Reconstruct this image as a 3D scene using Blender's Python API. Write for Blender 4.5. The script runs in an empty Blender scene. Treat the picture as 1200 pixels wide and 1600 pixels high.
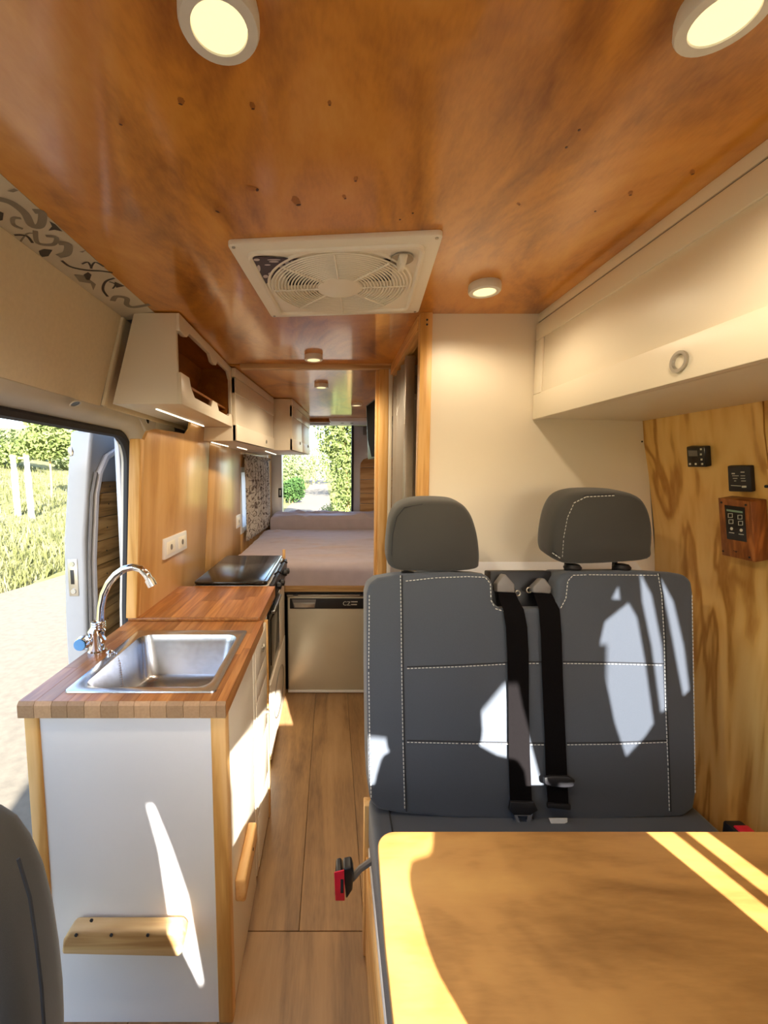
import bpy, bmesh, math, random
from mathutils import Vector, Matrix
random.seed(7)
PI = math.pi
scene = bpy.context.scene
COL = scene.collection

# ---------------------------------------------------------------- camera
FPX, PPX, PPY, ZC = 660.0, 518.0, 800.0, 1.40
TH = math.atan(62 / FPX)
cam_data = bpy.data.cameras.new('camera')
cam = bpy.data.objects.new('camera', cam_data)
COL.objects.link(cam)
cam.location = (0, 0, ZC)
cam.rotation_euler = (PI / 2 - TH, 0, 0)
cam_data.sensor_fit = 'VERTICAL'
cam_data.sensor_height = 24.0
cam_data.sensor_width = 18.0
cam_data.lens = FPX / 1600 * 24.0
cam_data.shift_x = (600 - PPX) / 1600
cam_data.clip_start = 0.02
cam_data.clip_end = 500
scene.camera = cam

# ---------------------------------------------------------------- sky, sun, exposure
SUN_AZ, SUN_EL = math.radians(15), math.radians(25)   # from the van's front, towards its right side
world = bpy.data.worlds.new('sky'); scene.world = world
world.use_nodes = True
wn = world.node_tree.nodes; wl = world.node_tree.links
sky = wn.new('ShaderNodeTexSky')
sky.sky_type = 'NISHITA'; sky.sun_disc = False
sky.sun_elevation = math.radians(32); sky.sun_rotation = PI - SUN_AZ
sky.air_density = 1.0; sky.dust_density = 1.6; sky.ozone_density = 1.0
wn['Background'].inputs['Strength'].default_value = 0.34
wl.new(sky.outputs[0], wn['Background'].inputs['Color'])
sd = bpy.data.lights.new('sun', 'SUN'); sun = bpy.data.objects.new('sun', sd); COL.objects.link(sun)
sd.energy = 17.0; sd.angle = math.radians(0.6); sd.color = (1.0, 0.95, 0.86)
sun_dir = Vector((-math.sin(SUN_AZ) * math.cos(SUN_EL), math.cos(SUN_AZ) * math.cos(SUN_EL), -math.sin(SUN_EL)))
sun.rotation_euler = sun_dir.to_track_quat('-Z', 'Y').to_euler()
sun.location = (2, -6, 5)
def portal(loc, rot, sx, sy):
    l = bpy.data.lights.new('sky_portal', 'AREA'); o = bpy.data.objects.new('sky_portal', l); COL.objects.link(o)
    l.shape = 'RECTANGLE'; l.size = sx; l.size_y = sy; l.cycles.is_portal = True
    o.location = loc; o.rotation_euler = rot
portal((-1.0, 1.2, 0.78), (0, -PI / 2, 0), 1.6, 1.45)          # sliding door
portal((0.12, -0.95, 1.22), (PI / 2, 0, 0), 1.7, 0.85)          # windscreen
portal((-0.13, 4.62, 1.35), (-PI / 2, 0, 0), 0.8, 1.1)          # rear doorway
vs = scene.view_settings
vs.view_transform = 'Standard'; vs.look = 'None'; vs.exposure = 1.5; vs.gamma = 1.0; vs.use_curve_mapping = False
scene.cycles.max_bounces = 10; scene.cycles.diffuse_bounces = 6; scene.cycles.glossy_bounces = 4
scene.cycles.transparent_max_bounces = 12; scene.cycles.sample_clamp_indirect = 6.0
scene.cycles.use_denoising = True
scene.cycles.caustics_reflective = False; scene.cycles.caustics_refractive = False

# ---------------------------------------------------------------- pixel -> place
_F = Vector((0, math.cos(TH), -math.sin(TH))); _U = Vector((0, math.sin(TH), math.cos(TH))); _C = Vector((0, 0, ZC))
def ray(x, y): return Vector(((x - PPX) / FPX, 0, 0)) + _U * ((PPY - y) / FPX) + _F
def onY(x, y, Y): r = ray(x, y); return _C + r * (Y / r.y)
def onX(x, y, X): r = ray(x, y); return _C + r * (X / r.x)
def onZ(x, y, Z): r = ray(x, y); return _C + r * ((Z - ZC) / r.z)
def onP(x, y, p, n): r = ray(x, y); return _C + r * ((Vector(p) - _C).dot(n) / r.dot(n))

# ---------------------------------------------------------------- materials
def srgb(h):
    if isinstance(h, str): h = [int(h[i:i + 2], 16) for i in (0, 2, 4)]
    return tuple(((c / 255) / 12.92 if c / 255 <= .04045 else ((c / 255 + .055) / 1.055) ** 2.4) for c in h) + (1,)
def newmat(name):
    m = bpy.data.materials.new(name); m.use_nodes = True
    return m, m.node_tree.nodes, m.node_tree.links, m.node_tree.nodes['Principled BSDF']
def setp(b, rough=.5, metal=0, coat=0, spec=.5, sheen=0, coat_rough=.1):
    b.inputs['Roughness'].default_value = rough; b.inputs['Metallic'].default_value = metal
    b.inputs['Coat Weight'].default_value = coat; b.inputs['Coat Roughness'].default_value = coat_rough
    b.inputs['Specular IOR Level'].default_value = spec; b.inputs['Sheen Weight'].default_value = sheen
def plain(name, col, rough=.5, metal=0, coat=0, spec=.5, var=.06, scale=30, bump=0, bscale=300, sheen=0):
    """one colour with faint mottling and optional fine relief"""
    m, N, L, b = newmat(name); setp(b, rough, metal, coat, spec, sheen)
    c = srgb(col); tc = N.new('ShaderNodeTexCoord')
    n = N.new('ShaderNodeTexNoise'); n.inputs['Scale'].default_value = scale; n.inputs['Detail'].default_value = 4
    L.new(tc.outputs['Object'], n.inputs['Vector'])
    r = N.new('ShaderNodeValToRGB'); L.new(n.outputs['Fac'], r.inputs['Fac'])
    r.color_ramp.elements[0].position = .3; r.color_ramp.elements[1].position = .7
    r.color_ramp.elements[0].color = tuple(x * (1 - var) for x in c[:3]) + (1,)
    r.color_ramp.elements[1].color = tuple(min(1, x * (1 + var)) for x in c[:3]) + (1,)
    L.new(r.outputs[0], b.inputs['Base Color'])
    if bump:
        n2 = N.new('ShaderNodeTexNoise'); n2.inputs['Scale'].default_value = bscale; n2.inputs['Detail'].default_value = 2
        L.new(tc.outputs['Object'], n2.inputs['Vector'])
        bp = N.new('ShaderNodeBump'); bp.inputs['Strength'].default_value = bump; bp.inputs['Distance'].default_value = .002
        L.new(n2.outputs['Fac'], bp.inputs['Height']); L.new(bp.outputs[0], b.inputs['Normal'])
    return m
def wood(name, dark, mid, light, grain='Z', bands=9, stretch=9, rough=.45, coat=0, fibre=.35, randamt=0, dist=7, knots=0, blotch=0, coat_rough=.15, knot_scale=3.2):
    """wood figure: distorted growth bands stretched along the grain, fine fibres, blotches, knots"""
    m, N, L, b = newmat(name); setp(b, rough, 0, coat, .4, 0, coat_rough)
    tc = N.new('ShaderNodeTexCoord'); oi = N.new('ShaderNodeObjectInfo')
    off = N.new('ShaderNodeVectorMath'); off.operation = 'MULTIPLY_ADD'
    cmb = N.new('ShaderNodeCombineXYZ')
    for i in range(3): L.new(oi.outputs['Random'], cmb.inputs[i])
    L.new(cmb.outputs[0], off.inputs[0]); off.inputs[1].default_value = (randamt * 37, randamt * 53, randamt * 71)
    L.new(tc.outputs['Object'], off.inputs[2])
    mp = N.new('ShaderNodeMapping'); s = {'X': (1 / stretch, 1, 1), 'Y': (1, 1 / stretch, 1), 'Z': (1, 1, 1 / stretch)}[grain]
    mp.inputs['Scale'].default_value = s; L.new(off.outputs[0], mp.inputs['Vector'])
    n1 = N.new('ShaderNodeTexNoise'); n1.inputs['Scale'].default_value = bands; n1.inputs['Detail'].default_value = 3; n1.inputs['Distortion'].default_value = .4
    L.new(mp.outputs[0], n1.inputs['Vector'])
    mu = N.new('ShaderNodeMath'); mu.operation = 'MULTIPLY'; mu.inputs[1].default_value = dist * 6.28
    L.new(n1.outputs['Fac'], mu.inputs[0])
    sn = N.new('ShaderNodeMath'); sn.operation = 'SINE'; L.new(mu.outputs[0], sn.inputs[0])
    mr = N.new('ShaderNodeMapRange'); mr.inputs['From Min'].default_value = -1; mr.inputs['From Max'].default_value = 1
    L.new(sn.outputs[0], mr.inputs['Value'])
    n2 = N.new('ShaderNodeTexNoise'); n2.inputs['Scale'].default_value = 160; n2.inputs['Detail'].default_value = 3
    L.new(mp.outputs[0], n2.inputs['Vector'])
    mx = N.new('ShaderNodeMix'); mx.data_type = 'FLOAT'; mx.inputs[0].default_value = fibre
    L.new(mr.outputs[0], mx.inputs[2]); L.new(n2.outputs['Fac'], mx.inputs[3])
    val = mx.outputs[0]
    if blotch:
        n3 = N.new('ShaderNodeTexNoise'); n3.inputs['Scale'].default_value = 3.5; n3.inputs['Detail'].default_value = 4; n3.inputs['Roughness'].default_value = .65; n3.inputs['Distortion'].default_value = .8
        mp3 = N.new('ShaderNodeMapping'); mp3.inputs['Scale'].default_value = tuple(.5 if v < 1 else 1 for v in s)
        L.new(off.outputs[0], mp3.inputs['Vector']); L.new(mp3.outputs[0], n3.inputs['Vector'])
        mr3 = N.new('ShaderNodeMapRange'); mr3.inputs['From Min'].default_value = .3; mr3.inputs['From Max'].default_value = .7
        L.new(n3.outputs['Fac'], mr3.inputs['Value'])
        mb = N.new('ShaderNodeMix'); mb.data_type = 'FLOAT'; mb.inputs[0].default_value = blotch
        L.new(val, mb.inputs[2]); L.new(mr3.outputs[0], mb.inputs[3]); val = mb.outputs[0]
    r = N.new('ShaderNodeValToRGB'); L.new(val, r.inputs['Fac'])
    e = r.color_ramp.elements; e[0].position = .12; e[0].color = srgb(dark); e[1].position = .88; e[1].color = srgb(light)
    k = e.new(.42); k.color = srgb(mid)
    colour = r.outputs[0]
    if knots:
        v = N.new('ShaderNodeTexVoronoi'); v.inputs['Scale'].default_value = knot_scale; v.inputs['Randomness'].default_value = 1
        mpk = N.new('ShaderNodeMapping'); mpk.inputs['Scale'].default_value = tuple(.6 if q < 1 else 1 for q in s)
        L.new(off.outputs[0], mpk.inputs['Vector']); L.new(mpk.outputs[0], v.inputs['Vector'])
        kr = N.new('ShaderNodeValToRGB'); ke = kr.color_ramp.elements
        ke[0].position = .02; ke[0].color = (.9, .9, .9, 1); ke[1].position = .085; ke[1].color = (0, 0, 0, 1)
        L.new(v.outputs['Distance'], kr.inputs['Fac'])
        ml = N.new('ShaderNodeMath'); ml.operation = 'MULTIPLY'; ml.inputs[1].default_value = knots; L.new(kr.outputs[0], ml.inputs[0])
        mk = N.new('ShaderNodeMix'); mk.data_type = 'RGBA'
        L.new(ml.outputs[0], mk.inputs[0]); L.new(colour, mk.inputs[6]); mk.inputs[7].default_value = tuple(x * .45 for x in srgb(dark)[:3]) + (1,)
        colour = mk.outputs[2]
    if randamt:
        hs = N.new('ShaderNodeHueSaturation'); mv = N.new('ShaderNodeMapRange')
        mv.inputs['To Min'].default_value = 1 - .28 * randamt; mv.inputs['To Max'].default_value = 1 + .22 * randamt
        L.new(oi.outputs['Random'], mv.inputs['Value']); L.new(mv.outputs[0], hs.inputs['Value']); L.new(colour, hs.inputs['Color'])
        colour = hs.outputs[0]
    L.new(colour, b.inputs['Base Color'])
    bp = N.new('ShaderNodeBump'); bp.inputs['Strength'].default_value = .12; bp.inputs['Distance'].default_value = .001
    L.new(n2.outputs['Fac'], bp.inputs['Height']); L.new(bp.outputs[0], b.inputs['Normal'])
    return m
def emit(name, col, strength):
    m, N, L, b = newmat(name)
    b.inputs['Base Color'].default_value = (.8, .8, .75, 1); b.inputs['Emission Color'].default_value = col; b.inputs['Emission Strength'].default_value = strength
    return m
def glass(name, tint=(1, 1, 1, 1), gloss=.07):
    m, N, L, b = newmat(name); N.remove(b)
    t = N.new('ShaderNodeBsdfTransparent'); t.inputs[0].default_value = tint
    g = N.new('ShaderNodeBsdfGlossy'); g.inputs['Roughness'].default_value = .02
    fc = N.new('ShaderNodeLayerWeight'); fc.inputs[0].default_value = .5
    pw = N.new('ShaderNodeMath'); pw.operation = 'POWER'; pw.inputs[1].default_value = 5; L.new(fc.outputs['Facing'], pw.inputs[0])
    lw = N.new('ShaderNodeMath'); lw.operation = 'MULTIPLY_ADD'; lw.inputs[1].default_value = .6; lw.inputs[2].default_value = .03; L.new(pw.outputs[0], lw.inputs[0])
    x = N.new('ShaderNodeMixShader'); L.new(lw.outputs[0], x.inputs[0]); L.new(t.outputs[0], x.inputs[1]); L.new(g.outputs[0], x.inputs[2])
    L.new(x.outputs[0], N['Material Output'].inputs[0]); return m

M = {}
M['ceil'] = wood('stained_plywood', '854a16', 'd08a32', 'eeb256', 'Y', 4.2, 3.0, rough=.3, coat=.8, coat_rough=.10, fibre=.42, dist=1.5, knots=0, blotch=.6)
M['pine_wall'] = wood('pine_plywood', 'b07a38', 'dcab60', 'e6bb74', 'Z', 8, 6, rough=.42, coat=.1, fibre=.18, dist=4.6, blotch=.12)
M['ply_left'] = wood('smooth_plywood', 'b9884e', 'cfa064', 'dcb27a', 'Z', 6, 12, rough=.30, coat=.2, fibre=.35, dist=2.0, blotch=.25)
M['pine'] = wood('pine_batten', 'c48f4a', 'dcaa64', 'e8bd80', 'Z', 22, 14, rough=.45, fibre=.3, dist=2.0, randamt=.3, knots=.6, knot_scale=7)
M['pineY'] = wood('pine_batten_long', 'bd8546', 'd8a563', 'e6bb7e', 'Y', 22, 14, rough=.45, fibre=.3, dist=2.0, randamt=.3)
M['pineX'] = wood('pine_batten_cross', 'a47c4c', 'c29f6c', 'd2b284', 'X', 22, 14, rough=.5, fibre=.3, dist=2.0, randamt=.2)
M['table'] = wood('varnished_plywood', '80592a', 'b4864a', 'c99d58', 'X', 7, 5, rough=.5, coat=.0, fibre=.42, dist=1.5, blotch=.6)
M['ply_edge'] = plain('plywood_edge', 'a87f52', .6, var=.2, scale=200)
M['butcher'] = wood('beech_stave', '8f5526', 'b2763e', 'c68d52', 'Y', 40, 16, rough=.36, coat=.15, fibre=.45, dist=1.3, randamt=1.0)
M['endgrain'] = wood('beech_end_grain', '8a6a52', 'a2805f', 'b4926e', 'Z', 14, 1, rough=.6, fibre=.75, dist=.6, randamt=.9)
M['plank'] = wood('oak_laminate', '70543a', '97754f', 'ad8a62', 'Y', 10, 9, rough=.42, fibre=.40, dist=1.6, randamt=.22, blotch=.25)
M['slat'] = wood('pine_slat', '7a5a2c', 'a87f48', 'bd965c', 'Y', 22, 12, rough=.55, fibre=.3, dist=2.0, randamt=.5, knots=.6, knot_scale=9)
M['slatX'] = wood('pine_slat_cross', 'a87c4a', 'c09662', 'd0a874', 'X', 22, 12, rough=.55, fibre=.3, dist=2.0, randamt=.5, knots=.8, knot_scale=9)
M['darkwood'] = wood('reddish_hardwood', '7a4420', 'a4622f', 'b8743c', 'Z', 60, 10, rough=.4, fibre=.35, dist=1.4)
M['darkply'] = wood('stained_niche_ply', '7a4616', 'a4641f', 'b8782c', 'Y', 9, 7, rough=.42, fibre=.35, dist=1.6, blotch=.3)
M['white'] = plain('white_paint', 'e9decb', .38, var=.015, scale=4, bump=.08, bscale=500)
M['white_cool'] = plain('white_panel', 'e6e6e8', .42, var=.015, scale=4, bump=.10, bscale=600)
M['cream'] = plain('cream_felt', 'ebdfc8', .8, var=.03, scale=90, bump=.35, bscale=700)
M['plastic'] = plain('cream_plastic', 'f4efe2', .38, var=.01)
M['body'] = plain('silver_bodywork', 'b9b7bc', .33, metal=.15, coat=.4, var=.02)
M['body_in'] = plain('grey_inner_metal', 'cfcbc6', .42, metal=.1, var=.05, scale=8)
M['skin'] = plain('van_outer_skin', 'a3a6ac', .35, coat=.3, var=.01)
M['rubber'] = plain('black_rubber', '24232a', .6, var=.1)
M['black'] = plain('black_plastic', '17161a', .45, var=.1)
M['blackgloss'] = plain('black_gloss', '0d0c0e', .12, var=.05)
M['fabric'] = plain('charcoal_seat_fabric', '474d57', .78, var=.10, scale=900, bump=.25, bscale=1500, sheen=.25, spec=.3)
M['fabric_top'] = plain('dark_headrest_fabric', '3b3a38', .8, var=.10, scale=900, bump=.25, bscale=1500, sheen=.2, spec=.3)
M['belt'] = plain('black_webbing', '121011', .85, spec=.02, var=.2, scale=700, bump=.3, bscale=1200)
M['stitch'] = plain('white_thread', 'c9c9c6', .8)
M['seam'] = plain('seam_shadow_cloth', '26272b', .9)
M['red'] = plain('red_plastic', 'd81f3c', .35)
M['grey_plastic'] = plain('grey_plastic', '6e6a68', .45)
M['paper'] = plain('white_cloth_tag', 'dcdcdc', .8)
M['chrome'] = plain('chrome', 'e8e8ec', .06, metal=1, var=0)
M['steel'] = plain('brushed_steel', 'c4c6cc', .22, metal=1, var=.05, scale=60, bump=.05, bscale=400)
M['alu'] = plain('matt_aluminium', 'b5b0a6', .35, metal=.9)
M['blue'] = plain('blue_enamel', '5e9ad8', .3)
M['fridge'] = plain('champagne_fridge_door', 'cdc6b2', .34, metal=.35, var=.03, scale=6)
M['sheet'] = plain('mauve_sheet', 'b3a6ab', .85, var=.05, scale=14, sheen=.2)
M['glassblack'] = plain('black_glass', '1d1a14', .14, var=.05, spec=.6)
M['screen'] = plain('tv_screen', '120f0e', .8, spec=.08)
M['grey_door'] = plain('grey_pvc_slat', '8d857c', .4, var=.05, scale=14)
M['bath'] = plain('bathroom_panel', 'd8d0c6', .3, var=.02)
M['sticker'] = plain('dark_purple_sticker', '3a2a36', .4)
M['print'] = plain('sticker_print', 'cfc5c8', .5)
M['tilebase'] = plain('pale_pattern_film', 'd0c6b0', .5, var=.05, scale=9)
M['tilegrey'] = plain('grey_film_print', '8b8270', .5)
M['tiledark'] = plain('dark_film_print', '3b332a', .5)
M['lampwhite'] = plain('white_lamp_ring', 'dcd8cf', .4)
M['knot_light'] = plain('pale_knot', 'a4641e', .3, var=.12, scale=80)
M['knot_dark'] = plain('dark_knot_bark', '4a220c', .4, var=.2, scale=120)
M['glass'] = glass('window_glass')
M['tinted'] = glass('tinted_door_glass', (.80, .81, .83, 1))
M['lamp'] = emit('warm_diffuser', (1.0, .83, .42, 1), .38)
M['led'] = emit('led_strip', (1.0, .93, .70, 1), 1.2)
M['lcd'] = plain('pale_green_lcd', '7f9a86', .3)
M['icon'] = plain('printed_icons', 'c8c6bc', .5)
M['gravel'] = plain('pale_road_gravel', '5b5448', .9, var=.14, scale=14, bump=.6, bscale=40)
M['leaf'] = None
def leafmat(name, c1, c2, c3):
    m, N, L, b = newmat(name); setp(b, .6, spec=.25)
    oi = N.new('ShaderNodeTexCoord'); n = N.new('ShaderNodeTexNoise'); n.inputs['Scale'].default_value = 2.2; n.inputs['Detail'].default_value = 6
    L.new(oi.outputs['Object'], n.inputs['Vector'])
    r = N.new('ShaderNodeValToRGB'); e = r.color_ramp.elements
    e[0].position = .32; e[0].color = srgb(c1); e[1].position = .68; e[1].color = srgb(c3); k = e.new(.5); k.color = srgb(c2)
    L.new(n.outputs['Fac'], r.inputs[0]); L.new(r.outputs[0], b.inputs['Base Color'])
    t = N.new('ShaderNodeBsdfTranslucent'); L.new(r.outputs[0], t.inputs[0])
    x = N.new('ShaderNodeMixShader'); x.inputs[0].default_value = .35
    L.new(b.outputs[0], x.inputs[1]); L.new(t.outputs[0], x.inputs[2]); L.new(x.outputs[0], N['Material Output'].inputs[0])
    return m
M['leaf'] = leafmat('spring_leaves', '46532a', '616e3c', '7e8a52')
M['leaf_dark'] = leafmat('dark_bush_leaves', '223618', '355026', '4c6636')
M['leaf_pale'] = leafmat('pale_olive_leaves', '4c5836', '6a764c', '858e62')
M['grass'] = leafmat('meadow_grass', '4c502e', '66683e', '837f5a')
M['bark'] = plain('ochre_bark', '9a7c4a', .9, var=.2)
M['post'] = plain('white_post_paint', 'e8e6e2', .7)

def curtain_mat():
    m, N, L, b = newmat('scroll_print_curtain'); setp(b, .85, sheen=.2)
    tc = N.new('ShaderNodeTexCoord')
    n = N.new('ShaderNodeTexNoise'); n.inputs['Scale'].default_value = 11; n.inputs['Detail'].default_value = 1; n.inputs['Distortion'].default_value = 1.6
    L.new(tc.outputs['Object'], n.inputs['Vector'])
    mu = N.new('ShaderNodeMath'); mu.operation = 'MULTIPLY'; mu.inputs[1].default_value = 26; L.new(n.outputs['Fac'], mu.inputs[0])
    s = N.new('ShaderNodeMath'); s.operation = 'SINE'; L.new(mu.outputs[0], s.inputs[0])
    r = N.new('ShaderNodeValToRGB'); e = r.color_ramp.elements
    e[0].position = .0; e[0].color = srgb('b9b0a6'); e[1].position = .93; e[1].color = srgb('5a4c44')
    k = e.new(.55); k.color = srgb('aca297'); k = e.new(.66); k.color = srgb('948a80'); k = e.new(.82); k.color = srgb('8a7f76')
    L.new(s.outputs[0], r.inputs[0]); L.new(r.outputs[0], b.inputs['Base Color']); return m
M['curtain'] = curtain_mat()
def blocker_mat():  # for the added windscreen sheets, translucent to spread soft fill light
    m, N, L, b = newmat('translucent_blocker'); setp(b, .9); b.inputs['Base Color'].default_value = (.8, .78, .74, 1)
    t = N.new('ShaderNodeBsdfTranslucent'); t.inputs[0].default_value = (.34, .33, .31, 1)
    x = N.new('ShaderNodeMixShader'); x.inputs[0].default_value = .5
    L.new(b.outputs[0], x.inputs[1]); L.new(t.outputs[0], x.inputs[2]); L.new(x.outputs[0], N['Material Output'].inputs[0]); return m
M['blocker'] = blocker_mat()

def ground_mat():
    m, N, L, b = newmat('meadow_ground'); setp(b, .95, spec=.1)
    tc = N.new('ShaderNodeTexCoord')
    n = N.new('ShaderNodeTexNoise'); n.inputs['Scale'].default_value = 1.4; n.inputs['Detail'].default_value = 9; n.inputs['Roughness'].default_value = .7
    L.new(tc.outputs['Object'], n.inputs['Vector'])
    r = N.new('ShaderNodeValToRGB'); e = r.color_ramp.elements
    e[0].position = .3; e[0].color = srgb('4a4c30'); e[1].position = .72; e[1].color = srgb('857d5c'); k = e.new(.5); k.color = srgb('686844')
    L.new(n.outputs['Fac'], r.inputs[0]); L.new(r.outputs[0], b.inputs['Base Color']); return m
M['ground'] = ground_mat()

# ---------------------------------------------------------------- mesh helpers
def rootloc(p):
    while p is not None and p.parent is not None: p = p.parent
    return Vector(p.location) if p is not None else Vector((0, 0, 0))
class MB:
    def __init__(s): s.v = []; s.f = []
    def add(s, v, f):
        k = len(s.v); s.v += [Vector(q) for q in v]; s.f += [tuple(i + k for i in q) for q in f]; return s
    def box(s, x0, x1, y0, y1, z0, z1):
        return s.hexa([(x0, y0, z0), (x1, y0, z0), (x1, y1, z0), (x0, y1, z0), (x0, y0, z1), (x1, y0, z1), (x1, y1, z1), (x0, y1, z1)])
    def hexa(s, p):   # bottom ring 0-3, top ring 4-7
        return s.add(p, [(3, 2, 1, 0), (4, 5, 6, 7), (0, 1, 5, 4), (1, 2, 6, 5), (2, 3, 7, 6), (3, 0, 4, 7)])
    def extrude(s, pts, d):   # planar outline + offset vector
        n = len(pts); d = Vector(d); a = [Vector(p) for p in pts]
        return s.add(a + [p + d for p in a], [tuple(range(n))[::-1], tuple(range(n, 2 * n))] + [(i, (i + 1) % n, n + (i + 1) % n, n + i) for i in range(n)])
    def plate(s, outer, hole, d):   # outline with a same-count hole, thickness vector d
        n = len(outer); d = Vector(d); o = [Vector(p) for p in outer]; h = [Vector(p) for p in hole]
        v = o + h + [p + d for p in o] + [p + d for p in h]; f = []
        for i in range(n):
            j = (i + 1) % n
            f += [(i, n + i, n + j, j), (2 * n + i, 2 * n + j, 3 * n + j, 3 * n + i), (i, j, 2 * n + j, 2 * n + i), (n + i, 3 * n + i, 3 * n + j, n + j)]
        return s.add(v, f)
    def tube(s, path, r, seg=8, closed=False, caps=True):
        P = [Vector(p) for p in path]; n = len(P); rr = r if isinstance(r, (list, tuple)) else [r] * n
        v = []; up = None
        for i in range(n):
            a = P[i - 1] if (i > 0 or closed) else P[i]; b = P[(i + 1) % n] if (i < n - 1 or closed) else P[i]
            t = (b - a).normalized()
            if up is None: up = Vector((0, 0, 1)) if abs(t.z) < .9 else Vector((1, 0, 0))
            sd_ = t.cross(up).normalized(); up = sd_.cross(t).normalized()
            v += [P[i] + (sd_ * math.cos(2 * PI * k / seg) + up * math.sin(2 * PI * k / seg)) * rr[i] for k in range(seg)]
        f = []
        for i in range(n if closed else n - 1):
            j = (i + 1) % n
            f += [(i * seg + k, i * seg + (k + 1) % seg, j * seg + (k + 1) % seg, j * seg + k) for k in range(seg)]
        if caps and not closed: f += [tuple(range(seg))[::-1], tuple((n - 1) * seg + k for k in range(seg))]
        return s.add(v, f)
    def lathe(s, prof, c=(0, 0, 0), axis='Z', seg=24):   # profile (r, h); closed at r = 0
        c = Vector(c); v = []; n = len(prof)
        for r, h in prof:
            for k in range(seg):
                a = 2 * PI * k / seg; x, y = r * math.cos(a), r * math.sin(a)
                v.append(c + Vector({'Z': (x, y, h), 'X': (h, x, y), 'Y': (y, h, x)}[axis]))
        f = []
        for i in range(n - 1):
            f += [(i * seg + k, i * seg + (k + 1) % seg, (i + 1) * seg + (k + 1) % seg, (i + 1) * seg + k) for k in range(seg)]
        if prof[0][0] > 0: pass
        f += [tuple(range(seg))[::-1], tuple((n - 1) * seg + k for k in range(seg))]
        return s.add(v, f)
    def ribbon(s, pts, side, nrm, t):   # strip of half-width vector side, thickness t along nrm
        v = []; f = []; side = Vector(side); nrm = Vector(nrm)
        for p in pts:
            p = Vector(p); v += [p - side, p + side, p + side + nrm * t, p - side + nrm * t]
        n = len(pts)
        for i in range(n - 1):
            for k in range(4): f.append((i * 4 + k, i * 4 + (k + 1) % 4, i * 4 + 4 + (k + 1) % 4, i * 4 + 4 + k))
        f += [(3, 2, 1, 0), tuple((n - 1) * 4 + k for k in range(4))]
        return s.add(v, f)
    def build(s, name, mat, parent=None, bevel=0, seg=2, angle=35, smooth=True, loc=None, tri=False):
        base = Vector(loc) if loc is not None else rootloc(parent)
        me = bpy.data.meshes.new(name)
        me.from_pydata([v - base for v in s.v], [], s.f); me.update()
        bm = bmesh.new(); bm.from_mesh(me)
        bmesh.ops.recalc_face_normals(bm, faces=bm.faces)
        if bevel:
            ed = [e for e in bm.edges if len(e.link_faces) == 2 and e.calc_face_angle(0) > math.radians(30)]
            bmesh.ops.bevel(bm, geom=ed, offset=bevel, segments=seg, profile=.5, affect='EDGES', clamp_overlap=True)
        bm.to_mesh(me); bm.free()
        if smooth:
            me.polygons.foreach_set('use_smooth', [True] * len(me.polygons)); me.set_sharp_from_angle(angle=math.radians(angle))
        mats = mat if isinstance(mat, (list, tuple)) else [mat]
        for q in mats: me.materials.append(M[q] if isinstance(q, str) else q)
        o = bpy.data.objects.new(name, me); COL.objects.link(o)
        if parent is not None: o.parent = parent
        else: o.location = base
        return o
def box(name, mat, parent, x0, x1, y0, y1, z0, z1, bevel=0, seg=2):
    return MB().box(x0, x1, y0, y1, z0, z1).build(name, mat, parent, bevel, seg)
def thing(name, label, cat, loc, group=None):
    o = bpy.data.objects.new(name, None); COL.objects.link(o); o.location = loc; o.empty_display_size = .1
    o['label'] = label; o['category'] = cat
    if group: o['group'] = group
    return o
def tag(o, label, cat, group=None, kind=None):
    o['label'] = label; o['category'] = cat
    if group: o['group'] = group
    if kind: o['kind'] = kind
    return o
def struct(o, label=None):
    o['kind'] = 'structure'
    if label: o['label'] = label
    return o
def sempty(name, loc, label=None):
    o = bpy.data.objects.new(name, None); COL.objects.link(o); o.location = loc; o.empty_display_size = .1
    return struct(o, label)
def arc(c, r, a0, a1, n, u=(1, 0, 0), w=(0, 0, 1)):
    c, u, w = Vector(c), Vector(u), Vector(w)
    return [c + (u * math.cos(a0 + (a1 - a0) * i / n) + w * math.sin(a0 + (a1 - a0) * i / n)) * r for i in range(n + 1)]
def rrect(cx, cy, w, h, r, n=5):
    p = []
    for qx, qy, a in ((1, 1, 0), (-1, 1, 90), (-1, -1, 180), (1, -1, 270)):
        for i in range(n + 1):
            t = math.radians(a + 90 * i / n); p.append((cx + qx * (w / 2 - r) + r * math.cos(t), cy + qy * (h / 2 - r) + r * math.sin(t)))
    return p

# ================================================================ SETTING
H = 1.93
WL = -0.73          # inner face of the left cladding
# ---- floor of laminate boards
fl = sempty('floor', (0, 0, 0), 'oak laminate floor boards running along the van aisle')
box('subfloor', 'black', fl, -.95, 1.22, .0, 4.62, -.05, -.012)
box('cab_floor', 'rubber', fl, -.95, 1.22, -1.2, .0, -.08, -.03)
xs_far = [-.92, -.70, -.50, -.30, -.10, .10, .30, .50, .70, .90, 1.18]
for x0, x1 in zip(xs_far[:-1], xs_far[1:]):
    if x0 > .4 or x1 < -.45: continue
    box('plank', 'plank', fl, x0 + .0006, x1 - .0006, 1.170, 2.62, -.012, 0, .0012, 1)
xs_near = [-.92, -.72, -.52, -.29, .30, .50]
for x0, x1 in zip(xs_near[:-1], xs_near[1:]):
    box('plank', 'plank', fl, x0 + .0006, x1 - .0006, .02, 1.168, -.012, 0, .0012, 1)

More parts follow.
